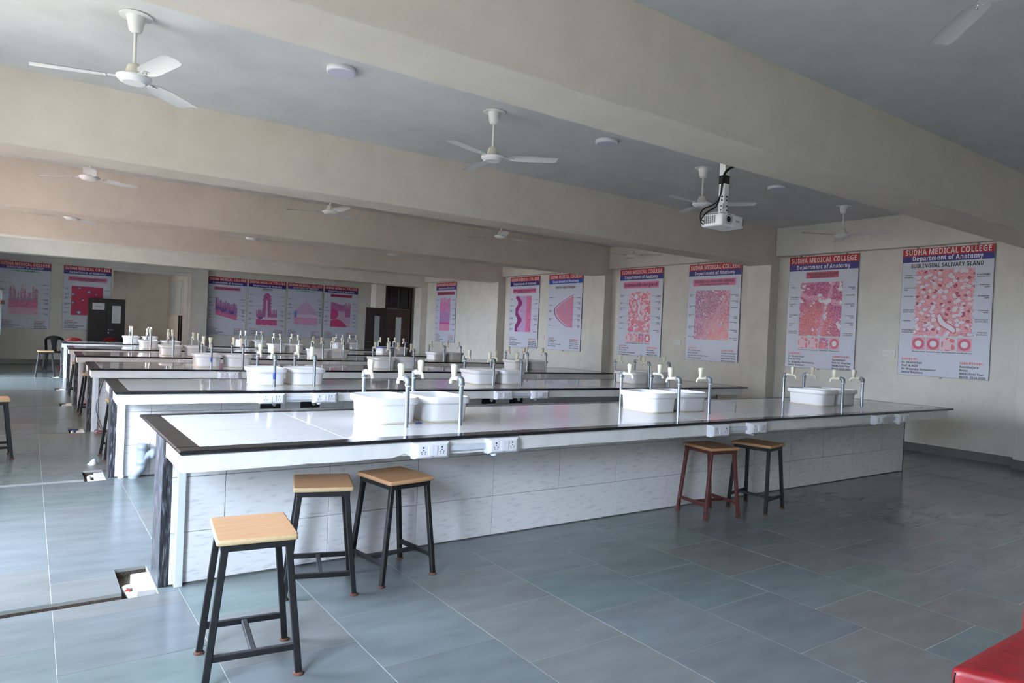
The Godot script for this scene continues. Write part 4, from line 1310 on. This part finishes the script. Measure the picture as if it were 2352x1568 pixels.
	m.tube(curve([Vector3(-0.02, 0, 0), Vector3(-0.005, 0.004, 0.006), Vector3(0.012, 0.003, -0.004), Vector3(0.028, 0, 0.004)], 8), 0.005, 6)
	solo("plastic_scrap", "tiny blue plastic scrap beside the left basin on the nearest bench", "debris", m.done(), mats.blue_tape, bt(0, Vector3(2.15, TOP + 0.005, -0.55)))

# ------------------------------------------------------------------ furniture
func make_stool(label, frame, seat_mat, edge_mat, at, turn, lengthwise = false):
	var o = thing("lab_stool", label, "stool", at, turn, "square laboratory stools")
	var m = MB.new()
	var r = [[0.302, 0.352], [0.31, 0.36], [0.31, 0.36], [0.304, 0.354]]
	var ys = [0.562, 0.5635, 0.582, 0.5835]
	var list = []
	for k in 4: list.append(rrect(r[k][0], r[k][1], 0.014, ys[k], 4))
	m.rings(list, true, false)
	var seat = part(o, "seat", m.done(), edge_mat)
	m = MB.new()
	m.rings([rrect(0.304, 0.354, 0.014, 0.5825, 4), rrect(0.305, 0.355, 0.014, 0.5845, 4), rrect(0.300, 0.350, 0.014, 0.5855, 4)], true, true)
	part(seat, "laminate_top", m.done(), seat_mat)
	m = MB.new()
	for s in [-1, 1]:
		m.box(Vector3(-0.138, 0.532, s * 0.150 - 0.013), Vector3(0.138, 0.5615, s * 0.150 + 0.013), 0.003)
		m.box(Vector3(s * 0.125 - 0.013, 0.532, -0.16), Vector3(s * 0.125 + 0.013, 0.5615, 0.16), 0.003)
	part(o, "seat_frame", m.done(), frame)
	for sx in [-1, 1]:
		for sz in [-1, 1]:
			m = MB.new()
			var a = Vector3(sx * 0.122, 0.54, sz * 0.148)
			var b = Vector3(sx * 0.178, 0.006, sz * 0.170)
			m.bar(b, a, 0.027, 0.027, Vector3.RIGHT, 0.003)
			var leg = part(o, "leg", m.done(), frame)
			m = MB.new()
			m.lathe([Vector2(0.021, 0.0), Vector2(0.023, 0.003), Vector2(0.021, 0.007), Vector2(0.016, 0.012)], 12)
			part(leg, "foot_cap", m.done(), mats.rust, Vector3(b.x, 0, b.z))
	var worn = mats.worn_paint if frame == mats.black_paint else frame
	for e in [-1, 1]:
		var lo = Vector3(-0.155, 0.105, e * 0.166 - 0.010)
		var hi = Vector3(0.155, 0.130, e * 0.166 + 0.010)
		if lengthwise:
			lo = Vector3(e * 0.166 - 0.010, 0.105, -0.155)
			hi = Vector3(e * 0.166 + 0.010, 0.130, 0.155)
		var st = part(o, "side_stretcher", bx(lo, hi, 0.003), frame)
		part(st, "worn_top", bx(Vector3(lo.x + 0.001, 0.129, lo.z + 0.001), Vector3(hi.x - 0.001, 0.1308, hi.z - 0.001), 0.0005), worn)
	part(o, "cross_stretcher", bx(Vector3(-0.157, 0.106, -0.012), Vector3(0.157, 0.128, 0.012), 0.003) if lengthwise else bx(Vector3(-0.012, 0.106, -0.157), Vector3(0.012, 0.128, 0.157), 0.003), worn)
	return o

func make_stools():
	var s = make_stool("black square stool with a clean pale wood seat, nearest of all stools", mats.black_paint, mats.laminate, mats.ply_edge, Vector3(0.80, 0, -2.97), -0.13)
	copy(s, "black stool pushed halfway under the nearest bench, directly behind the nearest stool", Vector3(1.355, 0, -3.68), -0.30)
	var t = make_stool("black stool with worn corner, tucked under the bench below two left socket boxes", mats.black_paint, mats.laminate, mats.laminate, Vector3(1.80, 0, -3.69), 0.15, true)
	make_stool("reddish brown framed stool with dark seat, under the right half of nearest bench", mats.oxide_paint, mats.laminate_dark, mats.laminate, Vector3(4.735, 0, -3.745), -0.16, true)
	var d = make_stool("black framed stool with dark seat standing right of the reddish brown stool", mats.black_paint, mats.laminate_dark, mats.laminate, Vector3(5.315, 0, -3.69), 0.2)
	copy(s, "orange topped black stool cut off by the left picture edge in the aisle", Vector3(-0.285, 0, -8.40), 0.08)
	copy(s, "small distant black stool in front of the black plastic chair", Vector3(0.335, 0, -18.85), 0.02)
	copy(s, "black stool peeking out behind the left end of the second bench", Vector3(0.83, 0, -8.05), 0.04)
	copy(s, "black stool peeking out behind the left end of the third bench", Vector3(0.815, 0, -11.75), 0.04)
	copy(d, "black stool peeking out behind the left end of the fourth bench", Vector3(0.80, 0, -14.5), 0.0)

func make_chair(called, label, m, at, turn):   # moulded plastic chair, back towards +z
	var o = thing(called, label, "chair", at, turn)
	var b = MB.new()
	b.smooth(true)
	var pt = func(u, v):              # back surface: u across -1..1, v up 0..1
		var w = lerpf(0.20, 0.215, v) * (1.0 - 0.35 * pow(maxf(0, v - 0.72) / 0.28, 2.5))
		return Vector3(u * w, 0.42 + 0.43 * v - 0.03 * u * u * v, 0.20 + 0.09 * v - 0.05 * u * u)
	for seg in [[-1.0, -0.74, 0.0, 1.0], [0.74, 1.0, 0.0, 1.0], [-0.45, 0.45, 0.0, 0.9], [-1.0, 1.0, 0.80, 1.0], [-1.0, 1.0, 0.0, 0.08]]:
		for k in 10:
			var u0 = lerpf(seg[0], seg[1], k / 10.0)
			var u1 = lerpf(seg[0], seg[1], (k + 1) / 10.0)
			for j in 10:
				var v0 = lerpf(seg[2], seg[3], j / 10.0)
				var v1 = lerpf(seg[2], seg[3], (j + 1) / 10.0)
				if seg[0] == -0.45:   # waisted splat
					var w0 = 0.55 + 0.45 * absf(v0 - 0.35) * 1.6
					var w1 = 0.55 + 0.45 * absf(v1 - 0.35) * 1.6
					for z in [0.0, 0.006]:
						var q = [pt.call(u0 * w0, v0), pt.call(u1 * w0, v0), pt.call(u1 * w1, v1), pt.call(u0 * w1, v1)]
						var off = Vector3(0, 0, z)
						b.quad(q[0] + off, q[1] + off, q[2] + off, q[3] + off, Vector3(0, 0, z - 0.003))
					continue
				for z in [0.0, 0.006]:
					var off = Vector3(0, 0, z)
					b.quad(pt.call(u0, v0) + off, pt.call(u1, v0) + off, pt.call(u1, v1) + off, pt.call(u0, v1) + off, Vector3(0, 0, z - 0.003))
	for e in [-1.0, 1.0]:
		var rim = []
		for j in 13: rim.append(pt.call(e, j / 12.0) + Vector3(0, 0, 0.003))
		b.tube(rim, 0.009, 8)
	var top = []
	for j in 17: top.append(pt.call(lerpf(-1, 1, j / 16.0), 1.0) + Vector3(0, 0, 0.003))
	b.tube(top, 0.010, 8)
	part(o, "backrest", b.done(), m)
	b = MB.new()
	b.rings([rrect(0.40, 0.42, 0.06, 0.405), rrect(0.43, 0.45, 0.07, 0.42), rrect(0.43, 0.45, 0.07, 0.432), rrect(0.36, 0.38, 0.06, 0.425)], true, true)
	part(o, "seat", b.done(), m)
	for sx in [-1, 1]:
		for sz in [-1, 1]:
			b = MB.new()
			b.bar(Vector3(sx * 0.235, 0, sz * 0.24), Vector3(sx * 0.19, 0.42, sz * 0.19), 0.045, 0.04, Vector3.RIGHT, 0.008)
			part(o, "leg", b.done(), m)
	return o

func make_furniture():
	make_stools()
	make_chair("plastic_chair", "black moulded plastic chair with open slots in its back, near the far wall", mats.chair_black, Vector3(0.60, 0, -21.9), -0.15)
	make_chair("plastic_chair", "red plastic chair behind the farthest bench, beside the black chair", mats.chair_red, Vector3(0.93, 0, -20.75), 0.05)
	make_chair("plastic_chair", "red plastic chair mostly hidden, in front of the black cabinet", mats.chair_red, Vector3(1.72, 0, -22.1), 0.6)
	# steel cabinet
	var o = thing("steel_cabinet", "tall black steel cabinet with two doors against the far wall", "cabinet", Vector3(1.84, 0, -23.0))
	part(o, "body", bx(Vector3(-0.455, 0, -0.50), Vector3(0.455, 1.935, 0.09), 0.006), mats.cabinet_black)
	for s in [0, 1]:
		var d = part(o, "door", bx(Vector3(-0.45 + s * 0.452, 0.05, 0.09), Vector3(-0.002 + s * 0.452, 1.92, 0.108), 0.004), mats.cabinet_black)
		if s == 1:
			var h = MB.new()
			h.box(Vector3(0.03, 1.02, 0.108), Vector3(0.055, 1.05, 0.135), 0.003)
			h.box(Vector3(0.03, 1.028, 0.125), Vector3(0.17, 1.043, 0.138), 0.003)
			part(d, "handle", h.done(), mats.chrome)
			part(d, "lock", bx(Vector3(0.028, 0.93, 0.108), Vector3(0.058, 0.98, 0.116), 0.003), mats.chrome)
	var n = thing("paper_notice", "landscape white paper notice on the left door of the black cabinet", "notice", Vector3(1.62, 1.70, -22.888))
	part(n, "sheet", bx(Vector3(-0.15, -0.095, -0.0035), Vector3(0.15, 0.095, 0), 0.0005), mats.paper)
	part(n, "writing", text_mesh("HISTOLOGY", 0.035, 0.17), mats.print_ink, Vector3(0, 0.0, 0.0006))
	n = thing("paper_notice", "tall paper list pasted on the right door of the black cabinet", "notice", Vector3(2.07, 1.49, -22.888), 0.01)
	part(n, "sheet", bx(Vector3(-0.11, -0.25, -0.0035), Vector3(0.11, 0.25, 0), 0.0005), mats.paper)
	var ink = MB.new()
	for k in 20:
		ink.box(Vector3(-0.09, 0.22 - k * 0.022, 0.0001), Vector3(0.02 + 0.065 * fposmod(k * 0.618, 1.0), 0.223 - k * 0.022, 0.0005))
	part(n, "list_lines", ink.done(), mats.print_ink)
	# red upholstered seat in the corner
	o = thing("vinyl_chair", "dusty red vinyl covered seat with an upright back at lower right corner", "chair", Vector3(2.71, 0, -0.72))
	var m = MB.new()
	var outline = [Vector2(-0.30, -0.226), Vector2(0.31, -0.230), Vector2(0.31, 0.26), Vector2(-0.16, 0.10)]
	var ringed = func(inset, y):
		var pts = []
		for k in 4:
			var p0 = outline[(k + 3) % 4]
			var p1 = outline[k]
			var p2 = outline[(k + 1) % 4]
			for j in 6:
				var t = j / 5.0
				var a = p1 + (p0 - p1).normalized() * 0.035
				var b = p1 + (p2 - p1).normalized() * 0.035
				var q = a.lerp(p1, t).lerp(p1.lerp(b, t), t) * (1.0 - inset)
				pts.append(Vector3(q.x, y, q.y))
		return pts
	m.rings([ringed.call(0.06, 0.362), ringed.call(0.01, 0.368), ringed.call(0.0, 0.385), ringed.call(0.0, 0.430), ringed.call(0.012, 0.443), ringed.call(0.045, 0.450), ringed.call(0.2, 0.4525)], true, true)
	part(o, "seat", m.done(), mats.red_vinyl)
	m = MB.new()
	m.tube([Vector3(-0.289, 0.37, -0.212), Vector3(-0.291, 0.41, -0.214), Vector3(-0.288, 0.438, -0.211)], 0.003, 6)
	part(o, "seam", m.done(), mats.black_plastic)
	m = MB.new()
	m.box(Vector3(0.304, 0.25, -0.232), Vector3(0.36, 0.95, 0.30), 0.015)
	part(o, "backrest", m.done(), mats.red_vinyl)
	for sx in [-0.10, 0.24]:
		for sz in [-0.18, 0.06]:
			part(o, "leg", bx(Vector3(sx - 0.018, 0, sz - 0.018), Vector3(sx + 0.018, 0.37, sz + 0.018), 0.003), mats.black_paint)

# ------------------------------------------------------------------ ceiling fittings
func text_mesh(s, high, wide = 0.0, depth = 0.0005):
	var t = TextMesh.new()
	t.text = s
	t.font = font_bold
	t.font_size = 64
	t.pixel_size = high / 46.0
	t.depth = depth
	if wide > 0:
		var w = text_width(s, 64, true)
		t.pixel_size = minf(t.pixel_size, wide / w)
	return t

func make_fan():
	var o = thing("ceiling_fan", "", "ceiling fan", Vector3.ZERO, 0, "white three bladed ceiling fans")   # origin on the ceiling
	var m = MB.new()
	m.lathe([Vector2(0.100, -0.011), Vector2(0.103, -0.009), Vector2(0.103, -0.004), Vector2(0.098, -0.001)], 28)
	part(o, "ceiling_plate", m.done(), mats.fan_white)
	m = MB.new()
	m.lathe([Vector2(0.014, -0.118), Vector2(0.022, -0.117), Vector2(0.036, -0.110), Vector2(0.044, -0.092), Vector2(0.052, -0.045), Vector2(0.060, -0.014), Vector2(0.062, -0.010)], 28)
	var cup = part(o, "canopy", m.done(), mats.fan_white)
	var arr = text_mesh("Crompton", 0.016).get_mesh_arrays()
	var st = SurfaceTool.new()      # lettering wrapped round the canopy
	st.begin(Mesh.PRIMITIVE_TRIANGLES)
	var vs = arr[Mesh.ARRAY_VERTEX]
	var ix = arr[Mesh.ARRAY_INDEX]
	for k in (ix.size() if ix else vs.size()):
		var v = vs[ix[k] if ix else k]
		var y = v.y - 0.036
		var r = 0.0532 + (y + 0.045) * 0.26 + v.z + 0.0008
		var a = v.x / 0.054
		st.add_vertex(Vector3(sin(a) * r, y, cos(a) * r))
	st.generate_normals()
	var lt = part(cup, "canopy_lettering", st.commit(), mats.print_ink)
	lt.rotation.y = -0.35
	m = MB.new()
	m.tube([Vector3(0, -0.335, 0), Vector3(0, -0.11, 0)], 0.0105, 12)
	part(o, "down_rod", m.done(), mats.fan_white)
	m = MB.new()
	m.lathe([Vector2(0.056, -0.398), Vector2(0.054, -0.385), Vector2(0.042, -0.345), Vector2(0.034, -0.330), Vector2(0.015, -0.325)], 24)
	part(o, "lower_canopy", m.done(), mats.fan_cream)
	m = MB.new()
	m.lathe([Vector2(0.070, -0.456), Vector2(0.074, -0.454), Vector2(0.080, -0.448), Vector2(0.086, -0.447), Vector2(0.092, -0.438), Vector2(0.100, -0.434), Vector2(0.108, -0.422), Vector2(0.107, -0.414), Vector2(0.090, -0.405), Vector2(0.056, -0.398)], 32)
	part(o, "motor", m.done(), mats.fan_white)
	for k in 3:
		m = MB.new()
		m.smooth(true)
		var g = []
		for i in 13:
			var t = i / 12.0
			var x = lerpf(0.15, 0.60, t)
			var w = lerpf(0.052, 0.066, smoothstep(0.0, 0.25, t))
			if i == 0: w = 0.034
			if i == 12: w = 0.055
			var row = []
			for j in 7:
				var u = j / 3.0 - 1.0
				var tilt = lerpf(0.17, 0.11, t)
				row.append(Vector3(x + 0.015 * u * t, -0.418 + u * w * tilt - 0.008 * u * u + 0.004 * (1 - t), u * w))
			g.append(row)
		for s in [0.0, 1.0]:
			for i in 12:
				for j in 6:
					var off = Vector3(0, -0.0022 * s, 0)
					m.quad(g[i][j] + off, g[i + 1][j] + off, g[i + 1][j + 1] + off, g[i][j + 1] + off, Vector3.UP if s == 0.0 else Vector3.DOWN)
		m.smooth(false)
		m.bar(Vector3(0.085, -0.420, 0), Vector3(0.20, -0.4225, 0), 0.045, 0.003, Vector3.BACK, 0.001)
		var b = part(o, "blade", m.done(), mats.fan_white)
		b.rotation.y = TAU * k / 3.0
		var q = MB.new()
		for p in [[0.165, 0.012], [0.165, -0.012], [0.195, 0.0]]:
			q.xf = Transform3D(Basis(), Vector3(p[0], -0.4265, p[1]))
			q.lathe([Vector2(0.003, -0.003), Vector2(0.005, -0.001), Vector2(0.005, 0.003)], 8)
		part(b, "rivets", q.done(), mats.chrome)
	return o

func make_ceiling_things():
	var xs = [0.53, 3.44, 6.37, 9.41]
	var zs = [-5.33, -9.5, -13.7, -18.05]
	var turn = [[165, -158, -173, 155], [147, 152, 123, 171], [170, 150, 160, 100], [140, 165, 158, 150]]   # blade direction seen from above, degrees from +x towards +z reversed
	var bay = ["nearest", "second", "third", "farthest"]
	var col = ["first", "second", "third", "fourth"]
	var fan = null
	for k in 4:
		for j in 4:
			if k == 3 and j == 0: continue
			var label = "white ceiling fan, %s from the left in the %s bay between beams" % [col[j], bay[k]]
			var at = Vector3(xs[j], CEIL, zs[k])
			if fan == null:
				fan = make_fan()
				fan.position = at
				fan.set_meta("label", label)
			else:
				copy(fan, label, at)
			get_child(get_child_count() - 1).rotation.y = deg_to_rad(turn[k][j])
	copy(fan, "white ceiling fan cut off by the top right corner, in front of the nearest beam", Vector3(3.42, CEIL, -1.28), deg_to_rad(166))
	# round surface lamps, switched off
	var lamp = null
	for k in 3:
		for j in 3:
			var at = Vector3([1.96, 4.80, 7.75][j], CEIL, [-5.29, -9.5, -13.7][k])
			var label = "round white surface lamp, %s from the left, on the %s bay ceiling" % [col[j], bay[k]]
			if lamp == null:
				lamp = thing("ceiling_lamp", label, "ceiling lamp", at, 0, "round ceiling lamps switched off")
				var m = MB.new()
				m.lathe([Vector2(0.106, -0.037), Vector2(0.114, -0.036), Vector2(0.116, -0.032), Vector2(0.116, -0.002), Vector2(0.113, 0.0)], 36)
				part(lamp, "lamp_body", m.done(), mats.lamp_body)
				m = MB.new()
				m.lathe([Vector2(0.100, -0.0405), Vector2(0.105, -0.039), Vector2(0.106, -0.036)], 36)
				part(lamp, "lamp_diffuser", m.done(), mats.lamp_diffuser)
			else:
				copy(lamp, label, at)
	make_projector()

func make_projector():
	var o = thing("projector", "white projector with round lens hanging from a pole behind the nearest beam", "projector", Vector3(4.815, 2.425, -3.80))
	var m = MB.new()
	var list = []
	for q in [[0.270, 0.195, 0.0], [0.290, 0.215, 0.006], [0.298, 0.222, 0.02], [0.298, 0.222, 0.085], [0.292, 0.216, 0.098], [0.27, 0.195, 0.104]]:
		list.append(rrect(q[0], q[1], 0.022, q[2], 4))
	m.rings(list, true, true)
	part(o, "projector_body", m.done(), mats.projector_white)
	m = MB.new()
	m.xf = Transform3D(Basis(Vector3.RIGHT, PI / 2), Vector3(-0.055, 0.058, 0.108))
	m.lathe([Vector2(0.041, 0.0), Vector2(0.043, 0.004), Vector2(0.041, 0.008), Vector2(0.036, 0.008), Vector2(0.030, -0.006)], 28, false, false)
	var ring = part(o, "lens_ring", m.done(), mats.lens_ring)
	m = MB.new()
	m.xf = Transform3D(Basis(Vector3.RIGHT, PI / 2), Vector3(-0.055, 0.058, 0.108))
	m.lathe([Vector2(0.033, 0.0005), Vector2(0.027, 0.003), Vector2(0.018, 0.0055), Vector2(0.008, 0.007)], 24)
	part(ring, "lens", m.done(), mats.lens_glass)
	m = MB.new()
	for i in 6:
		for j in 9:
			m.box(Vector3(-0.1505, 0.025 + j * 0.007, -0.075 + i * 0.021), Vector3(-0.148, 0.0295 + j * 0.007, -0.060 + i * 0.021))
	part(o, "side_vents", m.done(), mats.dark_hole)
	m = MB.new()
	for j in 10:
		m.box(Vector3(0.118, 0.022 + j * 0.0065, 0.1095), Vector3(0.138, 0.026 + j * 0.0065, 0.1118))
	part(o, "front_vents", m.done(), mats.dark_hole)
	part(o, "maker_lettering", text_mesh("BenQ", 0.013), mats.print_ink, Vector3(0.06, 0.052, 0.1113))
	m = MB.new()
	m.box(Vector3(-0.01, -0.002, 0.03), Vector3(0.04, 0.004, 0.07), 0.001)
	part(o, "foot_pad", m.done(), mats.lamp_diffuser)
	m = MB.new()
	for x in [-0.12, 0.08]: m.tube([Vector3(x, 0.10, 0.06), Vector3(x, 0.118, 0.06)], 0.012, 10)
	m.box(Vector3(-0.13, 0.112, -0.05), Vector3(0.09, 0.118, 0.07), 0.002)
	part(o, "mount_plate", m.done(), mats.projector_white)
	var p = thing("projector_pole", "square white telescopic pole that carries the projector below the ceiling", "pole", Vector3(4.815, 0, -3.80))
	m = MB.new()
	m.box(Vector3(-0.030, 2.70, -0.030), Vector3(0.030, CEIL, 0.030), 0.003)
	part(p, "upper_tube", m.done(), mats.projector_white)
	m = MB.new()
	m.box(Vector3(-0.026, 2.60, -0.026), Vector3(0.026, 2.76, 0.026), 0.003)
	part(p, "lower_tube", m.done(), mats.projector_white)
	m = MB.new()
	m.box(Vector3(-0.0325, 2.80, -0.0325), Vector3(0.0325, 2.872, 0.0325), 0.003)
	part(p, "black_tape", m.done(), mats.black_plastic)
	m = MB.new()
	m.box(Vector3(-0.036, 2.542, -0.022), Vector3(-0.026, 2.63, 0.022), 0.002)
	m.box(Vector3(0.026, 2.542, -0.022), Vector3(0.036, 2.63, 0.022), 0.002)
	m.box(Vector3(-0.036, 2.542, -0.026), Vector3(0.036, 2.552, 0.026), 0.002)
	var br = part(p, "swivel_bracket", m.done(), mats.projector_white)
	m = MB.new()
	for y in [2.575, 2.61, 2.66, 2.69]:
		for f in [[0.0, 1.0], [-PI / 2, 1.0]]:
			m.xf = Transform3D(Basis(Vector3.UP, f[0]) * Basis(Vector3.RIGHT, PI / 2), Basis(Vector3.UP, f[0]) * Vector3(0.008, y, 0.0362 if y < 2.64 else 0.0304))
			m.lathe([Vector2(0.007, -0.004), Vector2(0.007, 0.001)], 10)
	part(br, "bolts", m.done(), mats.dark_hole)
	for k in 2:
		m = MB.new()
		m.tube(curve([Vector3(0.32 + 0.05 * k, 3.10, 0.22), Vector3(0.12 + 0.04 * k, 2.99 + 0.01 * k, 0.10), Vector3(-0.012 + 0.02 * k, 2.92, 0.04), Vector3(-0.040, 2.84, 0.012 + 0.012 * k), Vector3(-0.042, 2.70, 0.0), Vector3(-0.10 + 0.02 * k, 2.62 - 0.02 * k, -0.01), Vector3(-0.20 + 0.06 * k, 2.56 - 0.01 * k, -0.05), Vector3(-0.215 + 0.01 * k, 2.49 - 0.02 * k, -0.06), Vector3(-0.145, 2.475 - 0.03 * k, -0.08)], 48), 0.0055, 8)
		solo("projector_cable", "black cable looping beside the projector pole, %s of the two" % ["outer", "inner"][k], "cable", m.done(), mats.cable_black, Vector3(4.815, 0, -3.80), 0, "projector cables")

func make_wall_things():
	var spots = [[-5.23, 1.405, 0.19, "between the two nearest posters on the right wall"], [-9.40, 1.435, 0.21, "between the submandibular and pancreas posters"], [-13.83, 1.40, 0.16, "between the upper esophagus and tongue posters"], [-17.05, 1.40, 0.20, "right of the farthest poster on the right wall"]]
	for s in spots:
		var o = thing("wall_socket", "white wall socket plate %s" % s[3], "wall socket", Vector3(WALL_X, s[1], s[0]), -PI / 2, "wall socket plates")
		var w = s[2] / 2
		part(o, "wall_plate", bx(Vector3(-w, -0.06, 0), Vector3(w, 0.06, 0.012), 0.004), mats.wall_plate)
		for k in 3:
			part(o, "rocker", bx(Vector3(-w + 0.02 + k * 0.025, -0.02, 0.011), Vector3(-w + 0.042 + k * 0.025, 0.02, 0.015), 0.001), mats.wall_plate)
		var h = MB.new()
		for q in [[w - 0.035, 0.015, 0.005], [w - 0.046, -0.012, 0.0035], [w - 0.024, -0.012, 0.0035]]:
			h.xf = Transform3D(Basis(Vector3.RIGHT, PI / 2), Vector3(q[0], q[1], 0.012))
			h.lathe([Vector2(q[2], 0.0), Vector2(q[2], 0.0006)], 10)
		part(o, "socket_holes", h.done(), mats.dark_hole)

# ------------------------------------------------------------------ scene
func _ready():
	var cam = Camera3D.new()
	cam.name = "camera"
	cam.transform = Transform3D(view_basis(), EYE)
	cam.fov = rad_to_deg(2.0 * atan(784.0 / FOCAL))
	cam.near = 0.05
	cam.far = 200.0
	add_child(cam)
	cam.current = true
	var env = Environment.new()
	var sky = ProceduralSkyMaterial.new()
	sky.sky_top_color = Color(0.82, 0.89, 1.0)
	sky.sky_horizon_color = Color(0.90, 0.94, 1.0)
	sky.ground_bottom_color = Color(0.42, 0.41, 0.385)
	sky.ground_horizon_color = Color(0.50, 0.49, 0.465)
	sky.sky_energy_multiplier = 1.0
	env.background_mode = Environment.BG_SKY
	env.sky = Sky.new()
	env.sky.sky_material = sky
	env.background_energy_multiplier = 35.0
	env.tonemap_mode = Environment.TONE_MAPPER_LINEAR
	env.tonemap_exposure = 2.3
	env.sdfgi_enabled = true
	env.ssao_enabled = true
	env.ssil_enabled = true
	var we = WorldEnvironment.new()
	we.name = "environment"
	we.environment = env
	add_child(we)
	make_fonts()
	make_materials()
	make_room()
	make_benches()
	make_posters()
	make_furniture()
	make_ceiling_things()
	make_wall_things()
